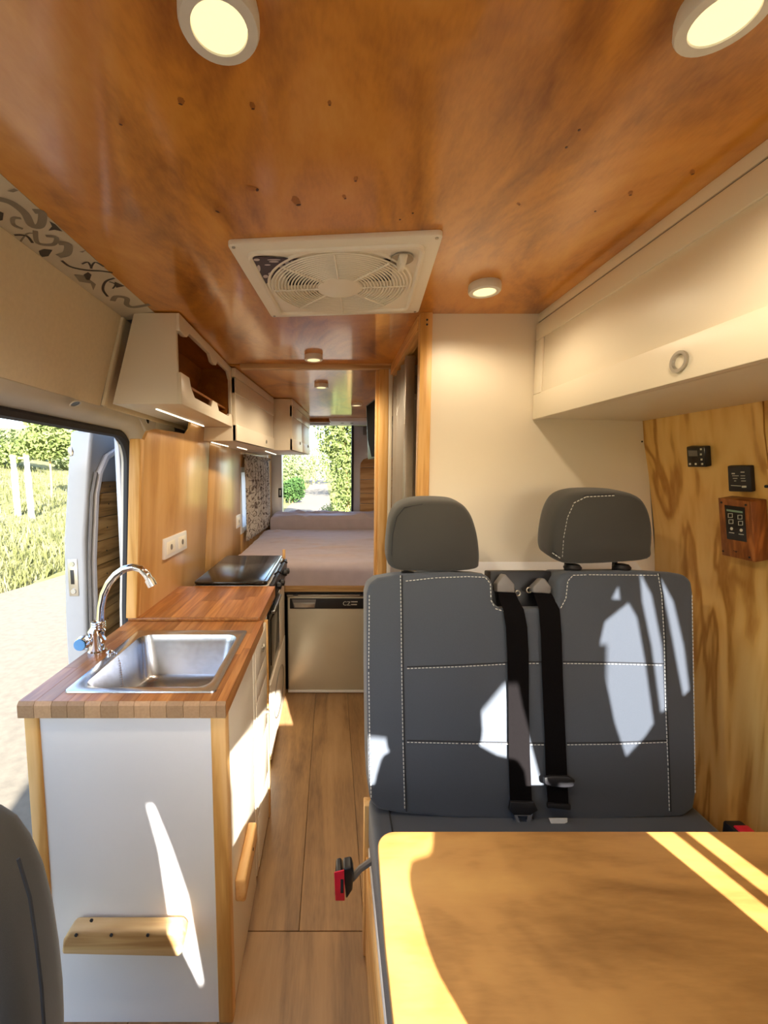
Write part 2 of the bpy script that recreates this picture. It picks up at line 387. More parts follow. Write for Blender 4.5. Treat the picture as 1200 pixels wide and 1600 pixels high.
# ---- ceiling
ce = sempty('ceiling', (0, 0, H), 'stained plywood ceiling with knots and satin varnish')
box('plywood_panel', 'ceil', ce, -.60, 1.0, -.45, 2.135, H, H + .012)
box('plywood_panel', 'ceil', ce, -.62, .98, 2.165, 4.5, H, H + .012)
box('outer_roof', 'skin', ce, -.96, 1.24, -.75, 4.72, H + .06, H + .09)
for sx in ((-.45, .13), (-.52, .78), (.32, .62)): pass
tr = struct(MB().box(-.45, .30, 2.13, 2.17, H - .022, H + .005).build('trim_1', 'pineX', None, .003), 'thin wooden batten across the ceiling before the bed')
# screw heads in the ceiling
for p in ((930, 330), (645, 333), (625, 343), (905, 203), (885, 230)):
    q = onZ(p[0], p[1], H); MB().lathe([(.0022, -.0006), (.0022, .002)], q, 'Z', 8).build('screw', 'knot_dark', ce)

def knot(px_, py_, a, b, ang):
    c = onZ(px_, py_, H); u = Vector((math.cos(ang), math.sin(ang), 0)); w = Vector((-u.y, u.x, 0)); rn = random.Random(px_)
    pts = [c + (u * math.cos(t) * a + w * math.sin(t) * b) * rn.uniform(.8, 1.15) - Vector((0, 0, .0004)) for t in [2 * PI * i / 14 for i in range(14)]]
    k_ = MB().add(pts, [tuple(range(14))]).build('knot', 'knot_light', ce, smooth=False)
    d = c + u * a * .9 - Vector((0, 0, .0006))
    MB().add([d + u * q[0] * a + w * q[1] * b for q in ((0, -.7), (.35, -.3), (.3, .5), (0, .8), (-.15, .1))], [(0, 1, 2, 3, 4)]).build('knot_bark', 'knot_dark', k_, smooth=False)
for a_ in ((345, 327, .011, .008, 2.4), (392, 294, .012, .007, .3), (462, 313, .014, .008, 1.2), (556, 279, .006, .004, 1.6), (538, 307, .006, .004, 1.2), (283, 157, .006, .005, 2.0), (394, 164, .006, .004, 1.5), (190, 190, .006, .004, 2.2), (985, 301, .008, .004, .9), (1082, 268, .008, .004, .8), (810, 318, .005, .003, .7), (515, 160, .004, .003, 1.5)): knot(*a_)
# ---- left wall
wlft = sempty('wall_left', (WL, 0, 0), 'left van side with cream felt lining, grey door header and varnished plywood')
# film-covered strip between ceiling and lining (horizontal, slightly dropping)
SA, SB = Vector((-.59, 0, H - .001)), Vector((-.705, 0, H - .012))
strip = MB().hexa([(SA.x, -.3, SA.z), (SA.x, 1.50, SA.z), (SB.x, 1.50, SB.z), (SB.x, -.3, SB.z),
                   (SA.x, -.3, SA.z + .01), (SA.x, 1.50, SA.z + .01), (SB.x, 1.50, SB.z + .01), (SB.x, -.3, SB.z + .01)]).build('pattern_strip', 'tilebase', wlft)
strip['label'] = 'pale strip of film printed with grey and black scrolls under the ceiling'
sn_ = Vector((SA.z - SB.z, 0, -(SA.x - SB.x))).normalized()
if sn_.z > 0: sn_ = -sn_
def onstrip(zx, zy): return onP(zx * .275, 250 + zy * .275, SA, sn_) + sn_ * .0006
def scroll(pts, w, mat, name):
    P = [onstrip(*p) for p in pts]
    # smooth the polyline
    Q = []
    for i in range(len(P) - 1):
        a, b, c, d = P[max(i - 1, 0)], P[i], P[i + 1], P[min(i + 2, len(P) - 1)]
        for k in range(5):
            t = k / 5; Q.append(.5 * ((2 * b) + (c - a) * t + (2 * a - 5 * b + 4 * c - d) * t * t + (3 * b - a - 3 * c + d) * t ** 3))
    Q.append(P[-1]); mb = MB(); v = []; f = []
    for i, q in enumerate(Q):
        t = (Q[min(i + 1, len(Q) - 1)] - Q[max(i - 1, 0)]).normalized(); sdv = t.cross(sn_).normalized() * w
        v += [q - sdv, q + sdv]
    for i in range(len(Q) - 1): f.append((2 * i, 2 * i + 1, 2 * i + 3, 2 * i + 2))
    mb.add(v, f).build(name, mat, strip, smooth=False)
def motif(pts, mat, name):
    P = [onstrip(*p) for p in pts]; MB().add(P, [tuple(range(len(P)))]).build(name, mat, strip, smooth=False)
scroll([(-30, 215), (60, 240), (140, 300), (180, 370), (230, 370), (240, 300), (190, 290)], .008, 'tilegrey', 'grey_scroll')
scroll([(130, 390), (80, 370), (75, 330), (120, 330)], .004, 'tilegrey', 'grey_scroll')
scroll([(200, 400), (215, 470), (300, 480), (320, 440), (260, 430)], .005, 'tilegrey', 'grey_scroll')
scroll([(330, 545), (380, 530), (385, 480), (330, 470)], .009, 'tilegrey', 'grey_scroll')
scroll([(80, 425), (150, 430), (185, 470)], .003, 'tiledark', 'dark_scroll')
scroll([(110, 470), (150, 420), (190, 415)], .002, 'tilegrey', 'grey_scroll')
scroll([(350, 570), (400, 605), (490, 625), (580, 630), (640, 640)], .0035, 'tiledark', 'dark_scroll')
scroll([(465, 590), (500, 580), (520, 615)], .0025, 'tiledark', 'dark_scroll')
scroll([(515, 615), (540, 580), (590, 605)], .0025, 'tiledark', 'dark_scroll')
scroll([(612, 775), (585, 735), (600, 690), (650, 670)], .0035, 'tiledark', 'dark_scroll')
scroll([(620, 690), (655, 705), (640, 730)], .0025, 'tiledark', 'dark_scroll')
motif([(280, 345), (315, 365), (355, 405), (310, 395), (275, 400), (295, 375)], 'tiledark', 'dark_leaf')
motif([(220, 515), (250, 505), (298, 510), (275, 545), (240, 550), (225, 535)], 'tiledark', 'dark_leaf')
motif([(0, 290), (20, 300), (15, 340), (-10, 345)], 'tiledark', 'dark_leaf')
motif([(650, 690), (710, 715), (660, 725)], 'tiledark', 'dark_leaf')
motif([(420, 650), (480, 655), (545, 705), (530, 740), (515, 700), (450, 690)], 'tilegrey', 'grey_star')
motif([(475, 650), (500, 635), (520, 650), (510, 680), (490, 680)], 'tiledark', 'dark_leaf')
scroll([(640, 800), (660, 775), (720, 785), (720, 820), (760, 835), (850, 820)], .008, 'tilegrey', 'grey_scroll')
motif([(40, 175), (80, 160), (105, 172), (75, 182)], 'tilegrey', 'grey_leaf')
motif([(450, 520), (490, 510), (470, 525)], 'tilegrey', 'grey_leaf')
# cream lining above the door
def wallpanel(name, mat, a, b, y0, y1, t=.012, parent=wlft, bev=.002):   # a, b: (x, z) lower and upper edge
    return MB().hexa([(a[0], y0, a[1]), (a[0], y1, a[1]), (a[0] - t, y1, a[1]), (a[0] - t, y0, a[1]),
                      (b[0], y0, b[1]), (b[0], y1, b[1]), (b[0] - t, y1, b[1]), (b[0] - t, y0, b[1])]).build(name, mat, parent, bev)
wallpanel('upper_lining', 'cream', (-.785, 1.625), (-.700, H - .012), -.3, 1.462)
wallpanel('lining_edge_strip', 'cream', (-.772, 1.627), (-.694, H - .014), 1.462, 1.485)
wallpanel('hidden_lining', 'cream', (-.785, 1.625), (-.700, H - .012), 1.485, 4.5)
# grey metal header over the sliding door, with round holes
path = [(.30, 1.562, -.872)] + [(.30 + .14 * i, 1.562, -.872) for i in range(1, 10)] + [(1.72 + .14 * math.sin(a), 1.422 + .14 * math.cos(a), -.874 - .012 * a) for a in [PI / 2 * i / 10 for i in range(11)]] + [(1.862, 1.2, -.905), (1.862, .8, -.93), (1.858, .4, -.94), (1.85, .0, -.94)]
def offs(i, d):   # path point pushed away from the doorway by d
    y0_, z0_, _ = path[max(i - 1, 0)]; y1_, z1_, _ = path[min(i + 1, len(path) - 1)]
    t_y, t_z = y1_ - y0_, z1_ - z0_; l_ = math.hypot(t_y, t_z); return path[i][0] - t_z / l_ * d, path[i][1] + t_y / l_ * d
cross = [(0, -.028), (0, 0), (.012, .030), (.028, .058), (.042, .074), (.060, .082), (.085, .083)]   # (push out, towards the cabin)
v = []; f = []; m_ = len(cross)
for i in range(len(path)):
    for d, dxx in cross:
        y_, z_ = offs(i, d); v.append((path[i][2] + dxx, y_, z_))
for i in range(len(path) - 1):
    for k in range(m_ - 1): f.append((i * m_ + k, i * m_ + k + 1, (i + 1) * m_ + k + 1, (i + 1) * m_ + k))
hd = MB().add(v, f).build('door_header', 'body_in', wlft, angle=60)
MB().extrude([(-.792, y, z) for y, z in ((1.74, 1.640), (1.74, 1.66), (2.15, 1.68), (2.15, 1.60), (2.11, 1.575), (2.05, 1.562), (1.92, 1.556), (1.86, 1.556), (1.80, 1.60))], (-.05, 0, 0)).build('header_end', 'body_in', hd, .006)
for px_, py_, pt, nrm in ((117, 630, (-.806, 0, 1.589), Vector((.56, 0, -.83)).normalized()), (230, 657, (-.790, 0, 1.6), Vector((1, 0, 0)))):
    c = onP(px_, py_, pt, nrm); u = Vector((0, 1, 0)); w = nrm.cross(u).normalized()
    pts = [c + (u * math.cos(a) * 1.25 + w * math.sin(a)) * .0125 for a in [2 * PI * k / 16 for k in range(16)]]
    MB().extrude(pts, nrm * .0015).build('header_hole', 'blackgloss', hd)
    MB().tube([c + nrm * .002 + (u * math.cos(a) * 1.25 + w * math.sin(a)) * .0145 for a in [2 * PI * k / 20 for k in range(20)]], .0022, 6, True).build('hole_rim', 'body_in', hd)
MB().extrude([onX(x, y, -.7905) for x, y in ((245, 654), (271, 663), (273, 676), (262, 680), (242, 672))], (.0012, 0, 0)).build('foil_patch', 'plastic', hd)
MB().tube([(x + .004, y, z) for y, z, x in path], .021, 8).build('door_seal', 'rubber', wlft)
MB().tube([(x - .022, y + .014, z) for y, z, x in path], .010, 8).build('outer_seal', 'rubber', wlft)
# door pillar (inner reveal) behind the seal
box('door_pillar', 'body', wlft, -.962, -.935, 1.885, 1.95, -.05, 1.60, .008)
box('door_pillar', 'body_in', wlft, -.87, -.745, 1.90, 2.0, -.05, 1.55, .01)
box('outer_skin', 'skin', wlft, -.960, -.94, 1.9, 3.30, -.3, 1.62)
box('outer_skin', 'skin', wlft, -.960, -.94, 4.25, 4.72, -.3, 1.62)
box('outer_skin', 'skin', wlft, -.960, -.94, 3.30, 4.25, -.3, .95)
box('outer_skin', 'skin', wlft, -.960, -.94, 3.30, 4.25, 1.40, 1.62)
MB().hexa([(-.98, -.6, 1.60), (-.95, -.6, 1.60), (-.95, 4.72, 1.60), (-.98, 4.72, 1.60), (-.80, -.6, H + .08), (-.76, -.6, H + .08), (-.76, 4.72, H + .08), (-.80, 4.72, H + .08)]).build('outer_skin', 'skin', wlft)
MB().box(-.98, -.80, -.6, 4.72, H + .05, H + .09).build('outer_skin', 'skin', wlft)
# varnished plywood cladding
def wlx(z): return -.700 + .065 * (z - .87)      # inner face of the leaning cladding near the sink
def cladding(y0, y1, b0, b1, t0, t1, z0, z1):      # x at the foot (b) and head (t) for both ends
    return MB().hexa([(b0, y0, z0), (b0 - .012, y0, z0), (b1 - .012, y1, z0), (b1, y1, z0), (t0, y0, z1), (t0 - .012, y0, z1), (t1 - .012, y1, z1), (t1, y1, z1)]).build('plywood_panel', 'ply_left', wlft, .0012)
p1 = [(1.50, .80), (2.296, .80), (2.296, 1.645), (1.99, 1.645), (1.975, 1.60), (1.93, 1.572), (1.60, 1.562), (1.535, 1.548), (1.50, 1.51)]
MB().extrude([(wlx(z), y, z) for y, z in p1], (-.012, 0, 0)).build('plywood_panel', 'ply_left', wlft, .0012)
cladding(2.304, 3.24, wlx(.6), -.712, wlx(1.62), -.690, .60, 1.62)
cladding(3.24, 4.34, -.712, -.665, -.705, -.66, .60, .93); cladding(3.24, 4.34, -.700, -.662, -.690, -.655, 1.44, 1.60); cladding(4.34, 4.58, -.665, -.65, -.655, -.645, .60, 1.60)
MB().hexa([(wlx(z) + o, y, z) for z in (.880, 1.515) for o, y in ((-.036, 1.466), (.003, 1.466), (.003, 1.499), (-.036, 1.499))]).build('edge_batten', 'pine', wlft, .004)
# small window behind the curtain
win = sempty('window_1', (-.8, 3.3, .95), 'small white framed side window behind the curtain')
fr = MB()
for y0, y1, z0, z1 in ((3.24, 3.30, .92, 1.45), (4.26, 4.33, .92, 1.45), (3.30, 4.26, .92, .965), (3.30, 4.26, 1.40, 1.45)): fr.box(-.95, -.70, y0, y1, z0, z1)
fr.build('window_frame', 'white_cool', win, .003)
box('pane', 'glass', win, -.93, -.925, 3.30, 4.26, .965, 1.40)

# ---- right wall: pine plywood, leaning with the body side
wr = sempty('wall_right', (1.15, 0, 0), 'golden pine plywood side wall with strong vertical grain')
rp = [(1.065, 1.60), (1.078, 1.50), (1.10, 1.40), (1.135, 1.20), (1.152, 1.0), (1.165, .6), (1.17, -.02)]
def rwall(name, mat, y0, y1, off=0, pts=rp):
    mb = MB(); v = [(x + off, y, z) for y in (y0, y1) for x, z in pts]; n = len(pts)
    w = [(x + off + .012, y, z) for y in (y0, y1) for x, z in pts]
    f = [(i, i + 1, n + i + 1, n + i) for i in range(n - 1)] + [(2 * n + i + 1, 2 * n + i, 3 * n + i, 3 * n + i + 1) for i in range(n - 1)]
    f += [(i + 1, i, 2 * n + i, 2 * n + i + 1) for i in range(n - 1)] + [(n + i, n + i + 1, 3 * n + i + 1, 3 * n + i) for i in range(n - 1)]
    f += [(0, n, 3 * n, 2 * n), (n - 1, 3 * n - 1, 4 * n - 1, 2 * n - 1)]
    return mb.add(v + w, f).build(name, mat, wr, smooth=True)
rwall('plywood_panel', 'pine_wall', 1.068, 1.473)
rwall('plywood_panel', 'pine_wall', .62, 1.064)
rwall('plywood_panel', 'pine_wall', .62, 1.064, -.008, [(1.098, 1.408), (1.10, 1.40), (1.135, 1.20), (1.152, 1.0), (1.165, .6), (1.17, -.02)])
qs = onX(1197, 760, 1.085); MB().lathe([(.004, -.001), (.004, .002)], qs, 'X', 10).build('screw', 'seam', wr)
box('outer_skin', 'skin', wr, 1.22, 1.25, .17, 4.72, -.3, 1.60)
MB().hexa([(1.22, .12, 1.60), (1.25, .12, 1.60), (1.25, 4.72, 1.60), (1.22, 4.72, 1.60), (1.04, .12, H + .08), (1.08, .12, H + .08), (1.08, 4.72, H + .08), (1.04, 4.72, H + .08)]).build('outer_skin', 'skin', wr)
box('pillar_panel', 'body_in', wr, 1.15, 1.24, .56, .62, -.05, 1.62)
# ---- white partition behind the bench
YB = 1.473
wp = sempty('wall_partition', (.7, YB, 0), 'cream white partition panel behind the bench seat')
MB().extrude([(.336, YB, -.01), (1.168, YB, -.01), (1.150, YB, 1.06), (1.078, YB, 1.56), (1.02, YB, H), (.336, YB, H)], (0, .018, 0)).build('panel', 'white', wp)
MB().lathe([(.003, -.0015), (.003, .002)], onY(1003, 690, YB), 'Y', 8).build('screw', 'seam', wp)
# bulge of the moulded ledge behind the headrests
MB().extrude([(.42, YB - .10, 1.02), (.42, YB - .012, 1.078), (.42, YB - .002, 1.088), (.42, YB - .002, .98), (.42, YB - .10, .98)], (.66, 0, 0)).build('ledge', 'white_cool', wp, .006)
# posts and rail of the washroom cubicle
tb = sempty('trim_2', (.317, YB, 0), 'pine post and head rail framing the washroom doorway')
box('post', 'pine', tb, .296, .337, YB - .014, YB + .022, 0, H, .003)
box('head_rail', 'pineY', tb, .292, .330, YB + .022, 2.145, H - .052, H, .003)
for z in (1.905, 1.890): MB().lathe([(.0035, -.0015), (.0035, .002)], (.318, YB - .0142, z), 'Y', 8).build('screw', 'seam', tb)
tb2 = sempty('trim_3', (.27, 2.15, 0), 'pine post with white edging where the bed begins')
box('post', 'pine', tb2, .236, .284, 2.145, 2.18, 0, H - .022, .003)
box('white_edging', 'white', tb2, .284, .304, 2.147, 2.20, 0, H - .022, .002)
box('back_batten', 'pine', tb2, .222, .236, 2.16, 2.20, 0, H - .022, .002)
# washroom shell
wc = sempty('wall_washroom', (.7, 2.1, 0), 'pale panelled washroom wall seen past the folding door')
box('back_panel', 'bath', wc, .318, 1.10, 2.15, 2.165, 0, H)
for k in range(9): box('panel_slat', 'bath', wc, .32 + k * .06, .375 + k * .06, 2.135, 2.15, 0, 1.76, .003)
box('shelf_band', 'grey_door', wc, .318, 1.0, 2.06, 2.15, 1.77, 1.86, .004)
box('shelf_edge', 'bath', wc, .318, 1.0, 2.05, 2.15, 1.755, 1.772, .003)
box('washroom_floor', 'bath', wc, .32, 1.15, 1.50, 2.13, .0, .02)

MB().hexa([(1.12, 2.17, -.02), (1.15, 2.17, -.02), (1.15, 4.6, -.02), (1.12, 4.6, -.02), (1.02, 2.17, H), (1.05, 2.17, H), (1.05, 4.6, H), (1.02, 4.6, H)]).build('bed_side_lining', 'white', wr)
# ---- rear end
rw = sempty('wall_rear', (0, 4.62, 0), 'white painted frame of the rear doorway')
box('left_pillar', 'body', rw, -.95, -.535, 4.58, 4.70, -.1, H + .06, .008)
box('header', 'body', rw, -.95, 1.22, 4.58, 4.70, 1.905, H + .06, .008)
box('sill', 'body', rw, -.95, 1.22, 4.58, 4.70, -.3, .80, .008)
box('right_pillar', 'body', rw, 1.0, 1.24, 4.58, 4.70, -.1, H + .06, .008)
box('latch_plate', 'black', rw, -.575, -.535, 4.565, 4.582, 1.13, 1.23, .004)
box('latch_bolt', 'alu', rw, -.562, -.548, 4.558, 4.566, 1.15, 1.21, .002)
dr = sempty('door_2', (.6, 4.60, .8), 'closed white rear door with a pine board panel')
box('door_shell', 'body', dr, .235, 1.0, 4.60, 4.66, .80, 1.90, .01)
box('door_gasket', 'rubber', dr, .215, .238, 4.585, 4.64, .80, 1.905, .003)
for k, (z0, z1) in enumerate(((.80, .93), (.934, 1.06), (1.064, 1.17), (1.174, 1.32), (1.324, 1.45))):
    box('board', 'slatX', dr, .31, .98, 4.585, 4.60, z0, z1, .004)
MB().extrude([(x, 4.585, z) for x, z in [(.98, 1.454), (.31, 1.454), (.315, 1.50), (.345, 1.54), (.39, 1.553), (.98, 1.553)]], (0, .015, 0)).build('board', 'slatX', dr, .003)
box('door_bracket', 'grey_plastic', dr, .34, .385, 4.57, 4.60, 1.80, 1.89, .006)
hb = sempty('trim_4', (.2, 4.35, H), 'white moulded housing under the ceiling at the rear doors')
MB().extrude([(-.03, 4.2, 1.948), (-.02, 4.2, 1.908), (.0, 4.2, 1.896), (.62, 4.2, 1.896), (.62, 4.2, 1.948)], (0, .36, 0)).build('housing', 'white_cool', hb, .006, 3)
for xx in (.11, .205): MB().lathe([(.016, -.001), (.016, .004)], (xx, 4.34, 1.8945), 'Z', 12).build('vent_hole', 'black', hb)
MB().box(-.6, .9, 4.28, 4.34, H - .03, H + .0).build('rear_batten', 'darkply', hb, .003)

# ---- sliding side door, slid open along the outside of the body
sdr = sempty('door_1', (-1.1, 1.9, 0), 'silver sliding door standing open behind the doorway with pine slats inside')
prof_d = [(-1.105, -.30), (-1.115, .2), (-1.115, .7), (-1.10, 1.1), (-1.065, 1.40), (-1.04, 1.58)]   # inner face x by height
def dx(z):
    for (x0, z0), (x1, z1) in zip(prof_d[:-1], prof_d[1:]):
        if z0 <= z <= z1: return x0 + (x1 - x0) * (z - z0) / (z1 - z0)
    return prof_d[-1][0]
n = len(prof_d); v = []
Y0, Y1 = 1.86, 3.05
for y in (Y0, Y1):
    for x, z in prof_d: v.append((x, y, z))
    for x, z in prof_d: v.append((x - .095, y, z))
f = []
for i in range(n - 1):
    f += [(i, i + 1, 2 * n + i + 1, 2 * n + i), (n + i + 1, n + i, 3 * n + i, 3 * n + i + 1), (i + 1, i, n + i, n + i + 1), (2 * n + i, 2 * n + i + 1, 3 * n + i + 1, 3 * n + i)]
f += [(0, 2 * n, 3 * n, n), (n - 1, 2 * n - 1, 4 * n - 1, 3 * n - 1)]
MB().add(v, f).build('door_shell', 'skin', sdr, .014, 3)
# inner raised rim following the front edge
rim = [(dx(z) + .012, 1.925, z) for z in (-.2, .2, .6, 1.0, 1.30)] + [(dx(1.40) + .012, 1.945, 1.40), (dx(1.47) + .012, 1.99, 1.47), (dx(1.50) + .012, 2.06, 1.50), (dx(1.5) + .012, 2.6, 1.505)]
MB().tube([(x, y - .018, z) for x, y, z in rim], .015, 8).build('inner_rim', 'body', sdr)
MB().tube([(x - .002, y - .045, z) for x, y, z in rim[:6]], .008, 6).build('edge_seal', 'grey_plastic', sdr)
zz = -.05
while zz < 1.33:
    z1 = min(zz + .113, 1.36)
    a, b = dx(zz) + .014, dx(z1) + .014
    yb = 1.927 if z1 < 1.3 else 1.96
    s_ = MB().hexa([(a, 1.925, zz), (a, 2.9, zz), (a - .012, 2.9, zz), (a - .012, 1.925, zz), (b, yb, z1 - .003), (b, 2.9, z1 - .003), (b - .012, 2.9, z1 - .003), (b - .012, yb, z1 - .003)]).build('slat', 'slat', sdr, .002)
    MB().lathe([(.004, -.001), (.004, .001)], (a * .5 + b * .5 + .0, 2.02, (zz + z1) / 2), 'X', 8).build('nail', 'seam', s_)
    zz = z1
# latch striker on the front edge
lz = .93; lx = dx(lz) - .052
box('latch_plate', 'alu', sdr, lx - .022, lx + .022, Y0 - .004, Y0 + .002, lz - .085, lz + .085, .003)
box('latch_slot', 'black', sdr, lx - .010, lx + .006, Y0 - .006, Y0 - .003, lz - .03, lz + .035, .002)
for q in (-.062, .062): MB().lathe([(.011, -.005), (.013, 0), (.013, .002)], (lx, Y0 - .003, lz + q), 'Y', 12).build('bolt', 'steel', sdr)
MB().lathe([(.014, -.018), (.017, 0), (.012, .02)], (lx + .02, Y0 + .01, 1.49), 'Z', 12).build('roller', 'steel', sdr)

# ---- cab around and behind the camera
cab = sempty('wall_cab', (.12, -.6, 0), 'cab shell with windscreen pillars, dashboard, side doors and added sun blockers')
def slab(name, mat, p, parent=cab): return MB().hexa(p).build(name, mat, parent)
WX0, WX1 = -.80, 1.15
WB, WT = (-1.25, .82), (-.72, 1.72)     # windscreen (y, z) at base and top
box('cab_roof', 'cream', cab, -.95, 1.10, -.74, -.30, 1.74, 1.77)
MB().hexa([(-.95, -.40, 1.74), (1.10, -.40, 1.74), (1.10, -.38, 1.74), (-.95, -.38, 1.74), (-.95, -.42, H + .08), (1.10, -.42, H + .08), (1.10, -.40, H + .08), (-.95, -.40, H + .08)]).build('roof_step', 'cream', cab)
MB().hexa([(-.95, WT[0] - .03, WT[1]), (1.10, WT[0] - .03, WT[1]), (1.10, WT[0] + .1, WT[1]), (-.95, WT[0] + .1, WT[1]), (-.95, WT[0] - .03, 1.77), (1.10, WT[0] - .03, 1.77), (1.10, WT[0] + .12, 1.77), (-.95, WT[0] + .12, 1.77)]).build('windscreen_header', 'cream', cab)
for xa, xb, s in ((-.95, WX0, -1), (WX1, 1.22, 1)):
    MB().hexa([(xa, WB[0], WB[1]), (xb, WB[0], WB[1]), (xb, WB[0] + .1, WB[1]), (xa, WB[0] + .1, WB[1]), (xa, WT[0], WT[1] + .05), (xb, WT[0], WT[1] + .05), (xb, WT[0] + .1, WT[1] + .05), (xa, WT[0] + .1, WT[1] + .05)]).build('screen_pillar', 'cream', cab)
MB().hexa([(WX0 - .05, WB[0] + .01, WB[1]), (WX1 + .05, WB[0] + .01, WB[1]), (WX1 + .05, WB[0] + .016, WB[1]), (WX0 - .05, WB[0] + .016, WB[1]), (WX0 - .05, WT[0], WT[1]), (WX1 + .05, WT[0], WT[1]), (WX1 + .05, WT[0] + .006, WT[1]), (WX0 - .05, WT[0] + .006, WT[1])]).build('windscreen', 'glass', cab)
MB().extrude([(-.95, -1.28, -.05), (-.95, -.75, -.05), (-.95, -.70, .55), (-.95, -.78, .80), (-.95, -1.28, .84)], (2.17, 0, 0)).build('dashboard', 'black', cab, .02)
for x0, x1 in ((-.97, -.93), (1.25, 1.28)):
    rs = x0 > 0
    box('door_panel', 'body_in', cab, x0, x1, -1.25, .14 if rs else .32, -.3, .78)
    box('door_pillar', 'body_in', cab, x0, x1, .12 if rs else .2, .26 if rs else .34, .78, 1.66)
    box('door_header', 'body_in', cab, x0, x1, -1.0, .32, 1.97 if rs else 1.48, 2.02 if rs else 1.78)
    box('door_glass', 'tinted' if rs else 'glass', cab, (x0 + x1) / 2 - .003, (x0 + x1) / 2 + .003, -1.2, .22, .76, 1.98 if rs else 1.50)  # right pane stretched to the roof and tinted to shape the bench sun patch
MB().box(-.97, -.93, -.45, .34, 1.60, H + .08).build('high_side', 'body_in', cab); MB().box(1.19, 1.28, .12, .24, 1.60, H + .08).build('high_side', 'body_in', cab)
WY = WT[0] + .03
def blocker(name, pts, mat='blocker'): return MB().extrude([(x, WY, z) for x, z in pts], (0, .006, 0)).build(name, mat, cab)  # added unseen sheet inside the windscreen that blocks the sun
blocker('slit_blocker', [(-.93, .72), (.13, .72), (.13, .79), (.110, .895), (.075, .98), (.040, 1.075), (.020, 1.27), (-.006, 1.39), (.01, 1.60), (.01, 1.74), (-.93, 1.74)])  # added pair of sheets, their slit drops a sun sliver on the kitchen front
blocker('slit_blocker', [(.10, .72), (.205, .72), (.205, 1.40), (.195, 1.50), (.205, 1.52), (.205, 1.74), (-.03, 1.74), (-.02, 1.40), (.006, 1.385), (.045, 1.27), (.080, 1.145), (.112, .90)])
blocker('header_blocker', [(.195, 1.507), (.293, 1.552), (.42, 1.606), (.50, 1.60), (.52, 1.548), (.70, 1.53), (.805, 1.507), (.87, 1.60), (.975, 1.72), (.195, 1.72)], 'cream')  # added unseen piece, its edge cut to trim the sun patches
MB().box(-.04, .26, -.14, .06, -.03, .86).build('low_blocker', 'black', cab, .02)  # added unseen block that keeps the sun off the aisle floor
MB().extrude([(-.03, .0, .86), (.24, .0, .86), (.238, .0, .872), (.12, .0, .885), (.03, .0, .905), (-.03, .0, .89)], (0, .05, 0)).build('ridge_blocker', 'fabric', cab, .01)  # added unseen ridge trimming the sun patch on the kitchen's aisle side
O1L = [(1.056, 1.126), (1.035, 1.219), (1.021, 1.363), (1.015, 1.436), (1.037, 1.506), (1.108, 1.561)]
O1R = [(1.056, 1.126), (1.113, 1.182), (1.140, 1.219), (1.135, 1.399), (1.127, 1.519), (1.108, 1.561)]
O2L = [(1.162, 1.246), (1.158, 1.436), (1.146, 1.565), (1.149, 1.649)]
O2R = [(1.162, 1.246), (1.179, 1.259), (1.186, 1.436), (1.174, 1.584), (1.149, 1.649)]
O3L = [(1.228, 1.294), (1.222, 1.381), (1.214, 1.509), (1.202, 1.640)]
O3R = [(1.228, 1.294), (1.247, 1.312), (1.246, 1.436), (1.232, 1.565), (1.202, 1.640)]
for lft, rgt in (([(.893, .3), (.893, 1.058), (.825, 1.058), (.820, 1.074), (.785, 1.27), (.77, 1.40), (.77, 1.57)], [(1.056, .3)] + O1L + [(1.108, 1.57)]),
                 ([(1.056, .3)] + O1R + [(1.085, 1.575), (1.085, 1.95)], [(1.162, .3)] + O2L + [(1.149, 1.95)]),
                 ([(1.162, .3)] + O2R + [(1.149, 1.95)], [(1.228, .3)] + O3L + [(1.202, 1.95)]),
                 ([(1.228, .3)] + O3R + [(1.202, 1.95)], [(1.249, .3), (1.249, 1.95)])):
    MB().extrude([(x, .06, z) for x, z in lft + rgt[::-1]], (0, .004, 0)).build('slotted_blocker', 'cream', cab)  # added unseen sheets, slots between them cut to shape sun on the bench back
MB().tube([(.864, -.02, 1.13), (.858, -.02, .95), (.850, -.02, .60)], .013, 6).build('driver_belt', 'belt', cab)
# ================================================================ CEILING LAMPS
def lamp_at(px_, py_, label, r=.046, power=3.0):
    q = onZ(px_, py_, H - .022)
    t = thing('ceiling_lamp', label, 'lamp', (q.x, q.y, H), 'round downlights on the plywood ceiling')
    MB().lathe([(r * .97, 0), (r, -.006), (r, -.018), (r * .95, -.022), (r * .70, -.0225), (r * .69, -.019), (r * .69, -.004)], (q.x, q.y, H), 'Z', 36).build('housing', 'lampwhite', t)
    MB().lathe([(r * .69, -.016), (r * .68, -.0205), (r * .3, -.0215), (.0005, -.0218)], (q.x, q.y, H), 'Z', 36).build('diffuser', 'lamp', t)
    l = bpy.data.lights.new('downlight', 'SPOT'); l.energy = power; l.color = (1.0, .82, .56); l.spot_size = math.radians(165); l.spot_blend = .6; l.shadow_soft_size = .02
    lo = bpy.data.objects.new('downlight', l); COL.objects.link(lo); lo.parent = t; lo.location = (0, 0, -.05)
    return t
LP = 4.4
lamp_at(343, 46, 'large round downlight nearest the camera, above the kitchen side', power=LP * 1.5)
lamp_at(1131, 31, 'large round downlight at the top right corner by the overhead locker', power=LP * .7)
lamp_at(757, 457, 'round downlight between the roof fan and the white partition', .045, power=LP * .38)
lamp_at(490, 563, 'small downlight right beside the ceiling batten behind the fan', .042, power=LP * 1.5)
lamp_at(502, 606, 'small downlight over the middle of the bed', .042, power=LP * 1.1)
lamp_at(557, 634, 'farthest tiny downlight close to the rear housing and television', .042, power=LP * .7)

